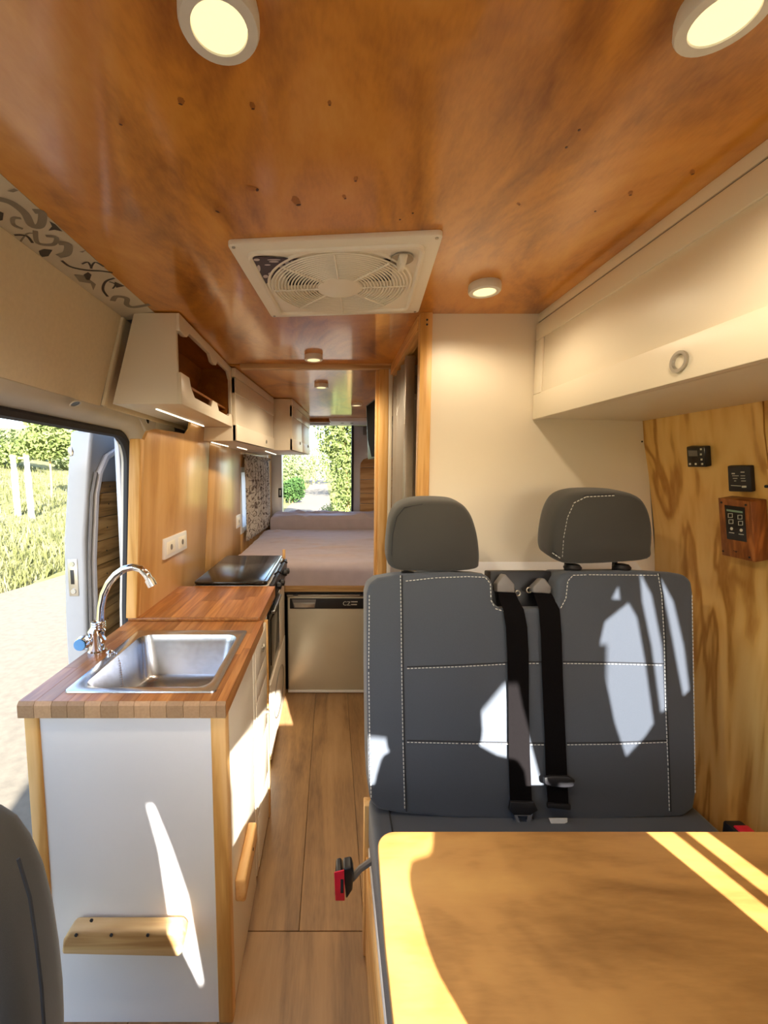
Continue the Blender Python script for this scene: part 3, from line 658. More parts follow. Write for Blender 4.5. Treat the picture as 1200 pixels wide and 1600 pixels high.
# ================================================================ ROOF FAN
FC = Vector((.022, 1.226, H)); FA = -math.radians(4.8)
ux, uy = Vector((math.cos(FA), math.sin(FA), 0)), Vector((-math.sin(FA), math.cos(FA), 0))
def fp(a, b, h=0): return FC + ux * a + uy * b + Vector((0, 0, h))
fan = thing('roof_fan', 'cream square roof vent fan with round slatted grille', 'fan', FC)
hw, hh = .243, .229
outer = rrect(0, 0, 2 * hw, 2 * hh, .012); inner = [(.190 * math.cos(math.atan2(y, x)), .190 * math.sin(math.atan2(y, x))) for x, y in outer]
MB().plate([fp(x, y, 0) for x, y in outer], [fp(x, y, 0) for x, y in inner], (0, 0, -.012)).build('frame', 'plastic', fan, .003)
rr_ = [fp(x, y, -.013) for x, y in rrect(0, 0, 2 * hw - .075, 2 * hh - .075, .025)]
MB().tube(rr_, .007, 8, True).build('raised_rim', 'plastic', fan)
gr = MB()
for k in range(15):
    R_ = .062 + k * .0088
    gr.tube([fp(R_ * math.cos(a), R_ * math.sin(a), -.020) for a in [2 * PI * i / 56 for i in range(56)]], .0024, 5, True)
go = gr.build('grille', 'plastic', fan)
MB().tube([fp((.1935) * math.cos(a), .1935 * math.sin(a), -.012) for a in [2 * PI * i / 64 for i in range(64)]], .0055, 8, True).build('grille_ring', 'plastic', fan)
for k in range(8):
    a = PI / 2 + k * PI / 4 + FA * 0
    MB().tube([fp(.056 * math.cos(a), .056 * math.sin(a), -.0215), fp(.186 * math.cos(a), .186 * math.sin(a), -.0215)], .0026, 6).build('spoke', 'plastic', go)
MB().lathe([(.058, -.012), (.060, -.022), (.052, -.025), (.0005, -.026)], FC, 'Z', 36).build('hub', 'plastic', fan)
MB().lathe([(.185, -.004), (.185, -.002)], FC, 'Z', 36).build('fan_well', 'seam', fan)
for k in range(5):   # blades behind the grille
    a = k * 2 * PI / 5
    MB().add([fp(.05 * math.cos(a), .05 * math.sin(a), -.006), fp(.165 * math.cos(a), .165 * math.sin(a), -.006), fp(.165 * math.cos(a + .7), .165 * math.sin(a + .7), -.014), fp(.05 * math.cos(a + .9), .05 * math.sin(a + .9), -.014)], [(0, 1, 2, 3)]).build('blade', 'plastic', fan)
def onfan(x, y): return onZ(x, y, H - .0145)
stp = [(391, 401), (405, 400), (470, 405), (473, 408), (445, 419), (430, 427), (421, 440), (415, 443), (410, 440), (389, 404)]
st = MB().extrude([onfan(*p) for p in stp], (0, 0, -.0012)).build('sticker', 'sticker', fan)
for c_, w_, h_ in (((401, 406), 10, 4), ((428, 406), 22, 2), ((428, 409), 16, 2.5), ((404, 420), 6, 12), ((418, 414), 10, 2), ((415, 432), 8, 5), ((423, 428), 8, 5), ((441, 417), 9, 5), ((449, 411), 9, 5), ((457, 409), 7, 4)):
    pts = [onZ(c_[0] + w_ / 2 * math.cos(a), c_[1] + h_ / 2 * math.sin(a), H - .0162) for a in [2 * PI * i / 10 for i in range(10)]]
    MB().add(pts, [tuple(range(10))]).build('sticker_mark', 'print', st, smooth=False)
kc = onfan(628, 404)
MB().lathe([(.026, -.001), (.028, -.003), (.028, .0)], kc, 'Z', 24).build('knob_recess', 'alu', fan)
MB().hexa([kc + Vector(q) for q in ((-.007, -.024, -.022), (.007, -.024, -.022), (.007, .024, -.022), (-.007, .024, -.022), (-.011, -.026, 0), (.011, -.026, 0), (.011, .026, 0), (-.011, .026, 0))]).build('knob', 'plastic', fan, .004)
for sx in (-1, 1):
    for sy in (-1, 1): MB().lathe([(.004, -.014), (.004, -.010)], fp(sx * (hw - .012), sy * (hh - .012)), 'Z', 8).build('screw', 'alu', fan)

# ================================================================ OVERHEAD LOCKERS
# right locker
rc = thing('overhead_cabinet', 'long cream white overhead locker above the bench with recessed round latch', 'cabinet', (.88, .6, 1.58))
XF = .695
MB().extrude([(XF + .02, -.25, H), (XF + .015, -.25, 1.585), (1.066, -.25, 1.575), (1.03, -.25, H)], (0, 1.722, 0)).build('carcass', 'white', rc, .001)
box('top_rail', 'white', rc, XF, XF + .03, -.25, YB, H - .028, H, .002)
def dpan(name, z0, z1, off=0): return MB().hexa([(XF - .004 + off, -.25, z0), (XF + .02, -.25, z0), (XF + .02, YB - .003, z0), (XF - .004 + off, YB - .003, z0), (XF - .002 + off, -.25, z1), (XF + .02, -.25, z1), (XF + .02, YB - .003, z1), (XF - .002 + off, YB - .003, z1)])
dd = dpan('door', 1.579, 1.893).build('door', 'white', rc, .002)
box('shadow_gap', 'grey_plastic', rc, XF + .004, XF + .02, -.25, YB, 1.893, 1.903)
# routed framing on the door: rails and stile proud of the centre panel
for z0, z1 in ((1.838, 1.893), (1.579, 1.662)):
    MB().box(XF - .0085, XF - .001, -.25, YB - .004, z0, z1).build('door_rail', 'white', dd, .0025)
box('door_stile', 'white', dd, XF - .0085, XF - .001, YB - .055, YB - .004, 1.662, 1.838, .0025)
kq = onX(1062, 565, XF - .010)
MB().lathe([(.019, .004), (.021, -.001), (.021, -.004), (.015, -.004), (.013, .002), (.0005, .003)], kq, 'X', 24).build('round_latch', 'alu', dd)
# left open niche shelf
X1 = -.505
os_ = thing('overhead_shelf', 'white overhead shelf with an open scalloped niche and brown inside', 'shelf', (-.6, 1.85, 1.63))
SY0, SY1, SZ0, SZ1 = 1.455, 2.188, 1.630, H - .004
MB().extrude([(-.740, SY0, SZ0), (X1 - .012, SY0, SZ0), (X1 - .012, SY0, SZ1), (-.655, SY0, SZ1)], (0, .015, 0)).build('end_panel', 'white', os_, .0015)
MB().extrude([(-.735, SY1 - .015, SZ0), (X1 - .012, SY1 - .015, SZ0), (X1 - .012, SY1 - .015, SZ1), (-.655, SY1 - .015, SZ1)], (0, .015, 0)).build('inner_end', 'darkply', os_)
box('bottom', 'white', os_, -.740, X1 - .012, SY0 + .015, SY1 - .015, SZ0, SZ0 + .012, .001)
box('niche_floor', 'darkply', os_, -.725, X1 - .014, SY0 + .016, SY1 - .016, SZ0 + .012, SZ0 + .020)
MB().hexa([(-.735, SY0 + .016, SZ0 + .02), (-.722, SY0 + .016, SZ0 + .02), (-.722, SY1 - .016, SZ0 + .02), (-.735, SY1 - .016, SZ0 + .02), (-.655, SY0 + .016, SZ1), (-.648, SY0 + .016, SZ1), (-.648, SY1 - .016, SZ1), (-.655, SY1 - .016, SZ1)]).build('niche_back', 'darkply', os_)
box('niche_top', 'darkply', os_, -.655, X1 - .014, SY0 + .016, SY1 - .016, SZ1 - .012, SZ1 - .004)
box('niche_shelf', 'darkply', os_, -.70, X1 - .03, SY0 + .016, SY1 - .016, SZ0 + .085, SZ0 + .095, .001)
# scalloped front frame: outline with cut-out drawn in (y, z)
def front(pts, name, t=.016): return MB().extrude([(X1, y, z) for y, z in pts], (-t, 0, 0)).build(name, 'white', os_, .002)
ym = 1.87
front([(SY0, SZ1), (SY1, SZ1), (SY1, SZ1 - .075), (SY1 - .03, SZ1 - .06), (SY1 - .06, SZ1 - .035), (ym + .06, SZ1 - .035), (ym + .03, SZ1 - .06), (ym, SZ1 - .062), (ym - .03, SZ1 - .06), (ym - .06, SZ1 - .035), (SY0 + .10, SZ1 - .035), (SY0 + .075, SZ1 - .055), (SY0 + .05, SZ1 - .06), (SY0, SZ1 - .055)], 'front_frame')
front([(SY0, SZ0), (SY1, SZ0), (SY1, SZ0 + .06), (SY1 - .05, SZ0 + .06), (SY1 - .08, SZ0 + .045), (ym + .06, SZ0 + .045), (ym + .035, SZ0 + .075), (ym - .035, SZ0 + .075), (ym - .06, SZ0 + .045), (SY0 + .14, SZ0 + .045), (SY0 + .10, SZ0 + .075), (SY0 + .085, SZ0 + .105), (SY0, SZ0 + .105)], 'front_frame')
front([(SY1 - .018, SZ0 + .05), (SY1, SZ0 + .05), (SY1, SZ1 - .06), (SY1 - .018, SZ1 - .06)], 'front_frame')
led = box('led_strip', 'led', os_, -.637, -.633, 1.56, 2.13, SZ0 - .004, SZ0 - .0003)
# closed locker behind it, hanging a little lower
def locker(name, label, ya, yb, xa, xb, z0, z1, ndoor, knobz, loc):
    t = thing(name, label, 'cabinet', loc, 'white overhead lockers on the kitchen side')
    MB().hexa([(-.74, ya, z0), (xa - .016, ya, z0), (xb - .016, yb, z0), (-.70, yb, z0), (-.66, ya, z1), (xa - .016, ya, z1), (xb - .016, yb, z1), (-.65, yb, z1)]).build('carcass', 'white', t, .0015)
    def P(s, off, z): return (xa + (xb - xa) * s + off, ya + (yb - ya) * s, z)
    for k in range(ndoor):
        s0, s1 = k / ndoor + .0015, (k + 1) / ndoor - .0015
        def pn(nm, za, zb, o, par, a=s0, b=s1): return MB().hexa([P(a, -.016, za), P(a, o, za), P(b, o, za), P(b, -.016, za), P(a, -.016, zb), P(a, o, zb), P(b, o, zb), P(b, -.016, zb)]).build(nm, 'white', par, .0015)
        d = pn('door', z0 + .002, z1 - .05, 0, t)
        hgt = z1 - .05 - z0
        pn('door_rail', z0 + .002, z0 + hgt * .26, .006, d); pn('door_rail', z1 - .05 - hgt * .24, z1 - .05, .006, d)
        kp = Vector(P(s0 + (s1 - s0) * .72, .006, knobz)); MB().lathe([(.011, -.004), (.013, .002), (.008, .006), (.0005, .006)], kp, 'X', 14).build('knob', 'alu', d)
    MB().hexa([P(0, -.016, z1 - .045), P(0, .004, z1 - .045), P(1, .004, z1 - .045), P(1, -.016, z1 - .045), P(0, -.016, z1), P(0, .004, z1), P(1, .004, z1), P(1, -.016, z1)]).build('top_rail', 'white', t, .0015)
    return t
l2 = locker('overhead_locker', 'white locker between the open niche shelf and the far locker', 2.19, 3.06, -.490, -.415, 1.560, H - .004, 1, 1.60, (-.6, 2.6, 1.56))
box('led_strip', 'led', l2, -.637, -.633, 2.26, 2.62, 1.556, 1.5597); box('led_strip', 'led', l2, -.598, -.594, 2.70, 3.0, 1.556, 1.5597)
l3 = locker('overhead_locker', 'deeper white locker with two doors above the bed', 3.10, 3.95, -.285, -.205, 1.560, H - .004, 2, 1.63, (-.5, 3.5, 1.56))
box('led_strip', 'led', l3, -.498, -.494, 3.2, 3.8, 1.556, 1.5597)

# ================================================================ KITCHEN
KX0, KX1, KY0 = -.730, -.250, .950
ku = thing('kitchen_unit', 'white sink cabinet with pine corner posts and wooden grab handles', 'cabinet', (-.49, 1.3, 0))
box('front_panel', 'white_cool', ku, KX0 + .02, KX1 - .02, KY0 + .004, KY0 + .018, 0, .826)
box('corner_post', 'pine', ku, KX0, KX0 + .036, KY0, KY0 + .034, 0, .828, .004)
box('corner_post', 'pine', ku, KX1 - .038, KX1 - .001, KY0, KY0 + .034, 0, .828, .005)
box('side_panel', 'white', ku, KX1 - .018, KX1 - .006, KY0 + .034, 1.318, .0, .828, .001)
box('back_panel', 'white', ku, KX0, KX0 + .012, KY0 + .034, 1.86, 0, .828)
dk = box('door', 'white', ku, KX1 - .020, KX1 - .004, 1.324, 1.592, .02, .822, .003)
for z0, z1 in ((.03, .22), (.225, .42), (.425, .62), (.625, .70)): box('door_board', 'white', dk, KX1 - .004, KX1 - .001, 1.350, 1.570, z0, z1, .002)
box('door_board', 'white', dk, KX1 - .004, KX1 - .001, 1.350, 1.570, .705, .815, .002)
kb = MB()
for a, b in ((-1, 1), (1, -1)): kb.tube([(KX1 + .006, 1.46 - .015, .775 + a * .007), (KX1 + .008, 1.46, .775), (KX1 + .006, 1.46 + .015, .775 + a * .007)], .004, 6)
kb.build('knob', 'alu', dk)
MB().lathe([(.006, -.004), (.009, .010), (.0005, .012)], (KX1 + .0, 1.55, .48), 'X', 12).build('knob', 'alu', dk)
box('edge_batten', 'pine', ku, KX1 - .03, KX1 + .0, 1.596, 1.622, 0, .822, .002)
# wooden grab handle on the front
hg = MB().extrude([onY(*p, .948) for p in ((110, 1466), (112, 1446), (122, 1430), (288, 1430), (296, 1438), (293, 1462), (288, 1470))], (0, -.038, 0)).build('handle', 'pineX', ku, .008, 3)
for px_, py_ in ((119, 1461), (174, 1461), (231, 1461), (143, 1438)):
    MB().lathe([(.004, -.0015), (.004, .001)], onY(px_, py_, .9095), 'Y', 8).build('screw_hole', 'seam', hg)
ha = MB().hexa([(KX1 - .006, 1.020, .262), (KX1 + .022, 1.020, .262), (KX1 + .022, 1.20, .272), (KX1 - .006, 1.20, .272), (KX1 - .006, 1.020, .325), (KX1 + .022, 1.020, .325), (KX1 + .022, 1.20, .335), (KX1 - .006, 1.20, .335)]).build('handle', 'pineY', ku, .006, 3)
ha['label'] = 'pine grab handle on the aisle side'
MB().lathe([(.004, -.001), (.004, .0015)], (KX1 + .022, 1.13, .31), 'X', 8).build('screw_hole', 'seam', ha)
# butcher block worktop, two lengths, staves as pieces
WZ0, WZ1 = .828, .866
wt = thing('worktop', 'butcher block worktop of beech staves around the sink', 'worktop', (-.49, 1.2, WZ0))
SX0, SX1, SYA, SYB = -.632, -.302, 1.000, 1.362     # sink cut-out
stw = .0405; k = 0; xx = KX0 - .004
while xx < KX1 - .002:
    x1 = min(xx + stw + random.uniform(-.004, .004), KX1 + .003)
    if KX1 + .003 - x1 < .012: x1 = KX1 + .003
    cuts = [.944]
    yy = .944
    while True:
        yy += random.uniform(.14, .34)
        if yy > 1.40: break
        cuts.append(yy)
    cuts.append(1.484)
    for a, b in zip(cuts[:-1], cuts[1:]):
        segs = [(a, b)]
        if x1 > SX0 + .001 and xx < SX1 - .001:
            segs = []
            if a < SYA: segs.append((a, min(b, SYA)))
            if b > SYB: segs.append((max(a, SYB), b))
            for (p, q) in segs: box('stave', 'butcher', wt, xx, x1, p, q, WZ0, WZ1, .0006, 1)
            # narrow remainders beside the cut-out
            ya, yb_ = max(a, SYA), min(b, SYB)
            if yb_ > ya:
                if xx < SX0: box('stave', 'butcher', wt, xx, SX0, ya, yb_, WZ0, WZ1)
                if x1 > SX1: box('stave', 'butcher', wt, SX1, x1, ya, yb_, WZ0, WZ1)
        else:
            for (p, q) in segs: box('stave', 'butcher', wt, xx, x1, p, q, WZ0, WZ1, .0006, 1)
    MB().hexa([(xx + .0006, .9375, WZ0), (x1 - .0006, .9375, WZ0), (x1 - .0006, .9442, WZ0), (xx + .0006, .9442, WZ0), (xx + .0006, .9375, WZ1 - .008), (x1 - .0006, .9375, WZ1 - .008), (x1 - .0006, .9442, WZ1), (xx + .0006, .9442, WZ1)]).build('stave_end', 'endgrain', wt)
    xx = x1
wt2 = thing('counter_board', 'raised butcher block board between the sink and the hob', 'worktop', (-.49, 1.6, WZ0))
xx = KX0 - .004; lay = [.045, .062, .045, .05, .07, .04, .06, .05, .05, .06]; k = 0
while xx < KX1 - .015:
    x1 = min(xx + lay[k % 10], KX1 - .010); k += 1
    if KX1 - .010 - x1 < .02: x1 = KX1 - .010
    cuts = [1.487] + ([random.uniform(1.58, 1.82)] if random.random() < .7 else []) + [1.905]
    for a, b in zip(cuts[:-1], cuts[1:]): box('stave', 'butcher', wt2, xx, x1, a, b, WZ0, WZ1 + .012, .0005, 1)
    xx = x1
box('edge_moulding', 'butcher', wt2, KX0 - .004, KX1 - .014, 1.478, 1.4868, WZ1 + .0005, WZ1 + .0125, .003, 3)
# sink
sk = thing('sink', 'square stainless steel sink set into the worktop', 'sink', (-.467, 1.18, .72))
def ring(cx, cy, w, h, r, z): return [(x, y, z) for x, y in rrect(cx, cy, w, h, r, 5)]
cx, cy = (-.652 - .282) / 2, (.980 + 1.380) / 2
loops = [ring(cx, cy, .370, .400, .012, WZ1 + .0005), ring(cx, cy, .368, .398, .012, WZ1 + .004), ring(cx, cy, .340, .372, .02, WZ1 + .0055), ring(cx + .002, cy - .004, .316, .340, .035, WZ1 + .002),
         ring(cx + .002, cy - .004, .306, .330, .04, WZ1 - .02), ring(cx + .002, cy - .004, .288, .312, .045, WZ1 - .125), ring(cx + .002, cy - .004, .262, .286, .05, WZ1 - .142), ring(cx + .002, cy - .004, .06, .06, .029, WZ1 - .147), ring(cx + .002, cy - .004, .02, .02, .0099, WZ1 - .150)]
nn = len(loops[0]); v = [p for l in loops for p in l]; f = []
for i in range(len(loops) - 1):
    for k in range(nn): f.append((i * nn + k, i * nn + (k + 1) % nn, (i + 1) * nn + (k + 1) % nn, (i + 1) * nn + k))
f.append(tuple((len(loops) - 1) * nn + k for k in range(nn)))
MB().add(v, f).build('basin', 'steel', sk, angle=50)
MB().lathe([(.030, 0), (.030, .003), (.018, .004), (.0005, .001)], (cx + .002, cy - .004, WZ1 - .148), 'Z', 24).build('drain', 'chrome', sk)
pq = onZ(172, 1021, WZ1 + .006)
MB().lathe([(.011, 0), (.011, .006), (.006, .012), (.0005, .014)], (pq.x, pq.y, WZ1 + .004), 'Z', 14).build('chain_stud', 'chrome', sk)
ch = thing('plug_chain', 'ball chain with plug hanging into the steel sink', 'chain', (pq.x, pq.y, WZ1))
cp = [Vector((pq.x + .008, pq.y, WZ1 + .012)), Vector((pq.x + .022, pq.y - .004, WZ1 + .008)), Vector((pq.x + .032, pq.y - .008, WZ1 - .02)), Vector((pq.x + .040, pq.y - .012, WZ1 - .10)), Vector((pq.x + .05, pq.y - .02, WZ1 - .136))]
cm = MB()
for a, b in zip(cp[:-1], cp[1:]):
    m_ = max(2, int((b - a).length / .0065))
    for i in range(m_): cm.lathe([(.0004, -.0022), (.0020, -.001), (.0020, .001), (.0004, .0022)], a.lerp(b, i / m_), 'Z', 6)
cmo = cm.build('ball_links', 'chrome', ch); cmo['kind'] = 'stuff'
MB().lathe([(.018, 0), (.020, .006), (.008, .010), (.0005, .012)], (cp[-1].x + .008, cp[-1].y, WZ1 - .1455), 'Z', 16).build('plug', 'black', ch)
# tap
TB = Vector((-.697, 1.215, WZ1))
tp = thing('tap', 'chrome swan neck mixer tap with a blue capped lever', 'tap', TB)
MB().lathe([(.026, 0), (.026, .006), (.022, .010), (.021, .055), (.024, .066), (.016, .078), (.013, .085)], TB, 'Z', 24).build('tap_body', 'chrome', tp)
tpts = [onY(x, y, 1.215) for x, y in ((157, 988), (157, 968), (158, 948), (162, 928), (170, 911), (181, 898), (194, 889), (208, 886), (220, 889), (229, 898), (234, 907))]
tpts[0] = TB + Vector((.006, 0, .08))
MB().tube(tpts, .0105, 14).build('spout', 'chrome', tp)
d_ = (tpts[-1] - tpts[-2]).normalized()
MB().tube([tpts[-1] - d_ * .004, tpts[-1] + d_ * .018], .0135, 14).build('aerator', 'chrome', tp)
for k in range(3): MB().tube([TB + Vector((.006, 0, .078 + k * .007)) + Vector((math.cos(a), math.sin(a), 0)) * .017 for a in [2 * PI * i / 16 for i in range(16)]], .0035, 6, True).build('collar_ring', 'chrome', tp)
lv = MB().lathe([(.010, .02), (.020, .002), (.021, -.010), (.018, -.022), (.0005, -.024)], TB + Vector((-.026, -.020, .040)), 'Y', 20).build('lever', 'chrome', tp)
MB().lathe([(.017, -.024), (.016, -.0265), (.0005, -.027)], TB + Vector((-.026, -.020, .040)), 'Y', 20).build('lever_cap', 'blue', lv)
MB().tube([TB + Vector((.018, -.004, .03)), TB + Vector((.028, -.012, .045)), TB + Vector((.02, -.02, .07))], .006, 8).build('lever_arm', 'chrome', tp)

# hob with glass lid and oven front
hb_ = thing('hob', 'gas hob with a closed black glass lid and front knobs', 'hob', (-.47, 2.2, .84))
HX0, HX1, HY0, HY1 = -.640, -.300, 1.915, 2.545
box('hob_body', 'alu', hb_, HX0, HX1 + .01, HY0, HY1, .835, .878, .003)
gl = MB().extrude([(x, y, .884) for x, y in rrect((HX0 + HX1) / 2, (HY0 + HY1) / 2, HX1 - HX0, HY1 - HY0, .022)], (0, 0, .010)).build('glass_lid', 'glassblack', hb_, .002)
MB().tube([(HX1 - .018, HY0 + .03, .8945), (HX1 - .014, HY0 + .05, .8945), (HX1 - .014, HY1 - .04, .8945), (HX1 - .018, HY1 - .02, .8945)], .0022, 6).build('lid_trim', 'steel', gl)
for cxx, cyy, rx_, ry_ in ((-.585, 2.02, .05, .022), (-.575, 2.10, .05, .02)):
    pass
box('front_rail', 'black', hb_, HX1 + .010, HX1 + .03, HY0 + .02, HY1 - .02, .79, .878, .004)
for k, yk in enumerate((2.03, 2.16, 2.30, 2.42)):
    MB().lathe([(.010, .0), (.018, .006), (.017, .022), (.006, .026), (.0005, .026)], (HX1 + .03, yk, .845 - (k % 2) * .018), 'X', 16).build('knob', 'black', hb_)
for k, yk in enumerate((2.10, 2.36)):
    MB().tube([(HX1 + .01, yk, .885), (HX1 + .03, yk, .90), (HX1 + .045, yk + .02, .885)], .005, 6).build('lid_hinge', 'black', hb_)
ov = thing('oven_unit', 'oven with dark front above a white drawer beside the fridge', 'oven', (-.47, 2.2, 0))
box('carcass', 'white', ov, -.690, -.302, 1.90, 2.545, 0, .788)
box('oven_front', 'blackgloss', ov, -.302, -.292, 1.915, 2.30, .42, .785, .003)
box('oven_glass', 'glassblack', ov, -.292, -.288, 1.96, 2.26, .47, .70, .003)
box('oven_handle', 'alu', ov, -.290, -.272, 1.97, 2.25, .725, .742, .004)
box('side_board', 'white', ov, -.304, -.290, 2.305, 2.54, .40, .785, .002)
dw = box('drawer', 'white', ov, -.302, -.288, 1.915, 2.54, .02, .395, .003)
MB().tube([(-.286, 2.22 + .20 * math.cos(a), .21 + .11 * math.sin(a)) for a in [2 * PI * i / 32 for i in range(32)]], .003, 6, True).build('oval_moulding', 'alu', dw)
box('side_cheek', 'pine', hb_, -.300, -.283, 2.546, 2.558, .790, .93, .002)

# ================================================================ FRIDGE AND BED
YF = 2.572
fg = thing('fridge', 'champagne coloured compact fridge under the bed at the aisle end', 'fridge', (-.03, YF + .2, 0))
FX0, FX1 = -.278, .235
box('cabinet', 'alu', fg, FX0, FX1, YF + .012, YF + .40, .0, .642, .004)
fd = box('door', 'fridge', fg, FX0 + .006, FX1 - .006, YF, YF + .014, .02, .628, .004)
box('bottom_trim', 'white_cool', fg, FX0 + .002, FX1 - .002, YF - .004, YF + .012, .004, .020, .002)
box('top_trim', 'alu', fg, FX0, FX1, YF - .006, YF + .012, .630, .642, .002)
cs = box('control_strip', 'black', fg, FX0 + .018, FX1 - .018, YF - .004, YF + .002, .552, .618, .002)
MB().extrude([(FX0 + .032, YF - .006, .612), (FX0 + .182, YF - .006, .612), (FX0 + .174, YF - .006, .558), (FX0 + .044, YF - .006, .558)], (0, .003, 0)).build('handle_recess', 'grey_plastic', cs, .002)
MB().extrude([(FX0 + .040, YF - .009, .592), (FX0 + .176, YF - .009, .592), (FX0 + .170, YF - .009, .562), (FX0 + .050, YF - .009, .562)], (0, .004, 0)).build('handle_lip', 'alu', cs, .002)
def lettering(body, size, loc, rot, mat, parent, name='lettering'):
    cu = bpy.data.curves.new(name, 'FONT'); cu.body = body; cu.size = size; cu.extrude = .0004; cu.align_x = 'LEFT'
    tmp = bpy.data.objects.new(name, cu); COL.objects.link(tmp)
    dg = bpy.context.evaluated_depsgraph_get(); me = bpy.data.meshes.new_from_object(tmp.evaluated_get(dg))
    COL.objects.unlink(tmp); bpy.data.objects.remove(tmp)
    me.materials.clear(); me.materials.append(M[mat]); o = bpy.data.objects.new(name, me); COL.objects.link(o)
    o.parent = parent; o.location = Vector(loc) - rootloc(parent); o.rotation_euler = rot; return o
lettering('CZ', .036, (.070, YF - .0046, .574), (PI / 2, 0, 0), 'icon', cs)
for k, (w_, z_) in enumerate(((.040, .594), (.036, .576))): box('lettering_line', 'icon', cs, .122, .122 + w_, YF - .0048, YF - .004, z_, z_ + .006)
for xq in (-.225, .19): box('hinge', 'black', fg, xq - .015, xq + .015, YF - .008, YF + .0, .636, .648, .002)
bf = thing('bed_frame', 'pine front rail and slatted base carrying the bed mattress', 'bed frame', (0, 3.4, 0))
box('front_rail', 'pineX', bf, -.296, .236, YF - .012, YF + .012, .662, .700, .003)
box('dark_backing', 'black', bf, -.296, .236, YF + .012, YF + .03, .644, .662)
for k in range(12): box('slat', 'pineX', bf, -.64, 1.04, 2.62 + k * .16, 2.70 + k * .16, .678, .696, .002)
for x0, x1 in ((-.66, -.64), (1.04, 1.06)):
    box('side_rail', 'pineY', bf, x0, x1, 2.61, 4.5, .64, .678, .002)
for x0 in (-.655, 1.01):
    for y0 in (3.1, 4.40): box('leg', 'pine', bf, x0, x0 + .04, y0, y0 + .04, 0, .64, .002)
def sheet_block(name, mat, x0, x1, y0, y1, z0, z1, amp, label, cat, seedv, crease):
    """mattress with a rounded edge and soft creases in its cover"""
    nx, ny = 90, 130; rnd = random.Random(seedv); mb = MB(); v = []; R_ = .045
    folds = [(rnd.uniform(x0, x1), rnd.uniform(y0, y1), rnd.uniform(-.5, .5) + crease, rnd.uniform(.010, .026), rnd.uniform(-.6, 1)) for _ in range(60)]
    def top(x, y):
        z = z1
        for fx, fy, an, w, s in folds:
            dxx, dyy = x - fx, y - fy; d = -dxx * math.sin(an) + dyy * math.cos(an); l = dxx * math.cos(an) + dyy * math.sin(an)
            z += amp * s * math.exp(-(d / w) ** 2) * math.exp(-(l / .28) ** 2)
        e = min(x - x0, x1 - x, y - y0, y1 - y)
        if e < R_: z -= R_ - math.sqrt(max(0, R_ * R_ - (R_ - e) ** 2))
        return z
    for j in range(ny + 1):
        for i in range(nx + 1):
            tx = i / nx; ty = j / ny; tx = .5 - .5 * math.cos(PI * tx) * (abs(math.cos(PI * tx)) ** -.35 if abs(math.cos(PI * tx)) > 1e-6 else 1)
            x = x0 + (x1 - x0) * min(1, max(0, tx)); y = y0 + (y1 - y0) * (ty ** 1.35)
            v.append((x, y, top(x, y)))
    f = [(j * (nx + 1) + i, j * (nx + 1) + i + 1, (j + 1) * (nx + 1) + i + 1, (j + 1) * (nx + 1) + i) for j in range(ny) for i in range(nx)]
    mb.add(v, f)
    bord = [j * 0 + i for i in range(nx + 1)] + [(j) * (nx + 1) + nx for j in range(1, ny + 1)] + [ny * (nx + 1) + i for i in range(nx - 1, -1, -1)] + [j * (nx + 1) for j in range(ny - 1, 0, -1)]
    k = len(mb.v); n_ = len(bord)
    for t in (.35, .7, 1.0):
        for b in bord:
            q = mb.v[b]; w = .006 * math.sin(q.x * 37 + q.y * 23) * (1 - t)
            mb.v.append(Vector((q.x, q.y - (w if q.y < y0 + .01 else 0), q.z + (z0 - q.z) * t)))
    prev = bord
    for r_ in range(3):
        cur = [k + r_ * n_ + i for i in range(n_)]
        for i in range(n_): mb.f.append((prev[i], cur[i], cur[(i + 1) % n_], prev[(i + 1) % n_]))
        prev = cur
    mb.f.append(tuple(prev))
    o = mb.build(name, mat, None, angle=80, loc=((x0 + x1) / 2, (y0 + y1) / 2, z0)); return tag(o, label, cat)
sheet_block('mattress', 'sheet', -.655, 1.06, YF - .006, 4.166, .700, .838, .020, 'mauve sheeted mattress filling the rear of the van', 'mattress', 3, .1)
sheet_block('bolster', 'sheet', -.610, 1.04, 4.17, 4.575, .700, .972, .020, 'mauve covered bolster cushion along the rear doorway', 'cushion', 5, -.3)
# curtain
cu_ = thing('curtain', 'grey and brown scroll print curtain gathered over the side window', 'curtain', (-.65, 3.8, .85))
mb = MB(); v = []; f = []; nu, nv_ = 140, 14
for j in range(nv_ + 1):
    z = .862 + (1.515 - .862) * j / nv_
    for i in range(nu + 1):
        s = i / nu; y = 3.28 + 1.02 * s; x = -.668 + .035 * s + .017 * math.sin(s * 2 * PI * 9 + .4 * math.sin(z * 7)) * (1 - .5 * max(0, j / nv_ - .85) / .15)
        v.append((x, y, z))
f = [(j * (nu + 1) + i, j * (nu + 1) + i + 1, (j + 1) * (nu + 1) + i + 1, (j + 1) * (nu + 1) + i) for j in range(nv_) for i in range(nu)]
co = mb.add(v, f).build('cloth', 'curtain', cu_, angle=80); sm = co.modifiers.new('thick', 'SOLIDIFY'); sm.thickness = .002
mb = MB(); v = []
for j in range(4):
    z = 1.512 + .028 * j / 3
    for i in range(nu + 1):
        s = i / nu; v.append((-.664 + .035 * s + .012 * math.sin(s * 2 * PI * 27 + j), 3.27 + 1.04 * s, z))
co2 = mb.add(v, [(j * (nu + 1) + i, j * (nu + 1) + i + 1, (j + 1) * (nu + 1) + i + 1, (j + 1) * (nu + 1) + i) for j in range(3) for i in range(nu)]).build('heading_ruffle', 'curtain', cu_, angle=80)
sm = co2.modifiers.new('thick', 'SOLIDIFY'); sm.thickness = .002
MB().tube([(-.668, 3.25, 1.520), (-.632, 4.33, 1.520)], .006, 8).build('rod', 'alu', cu_)

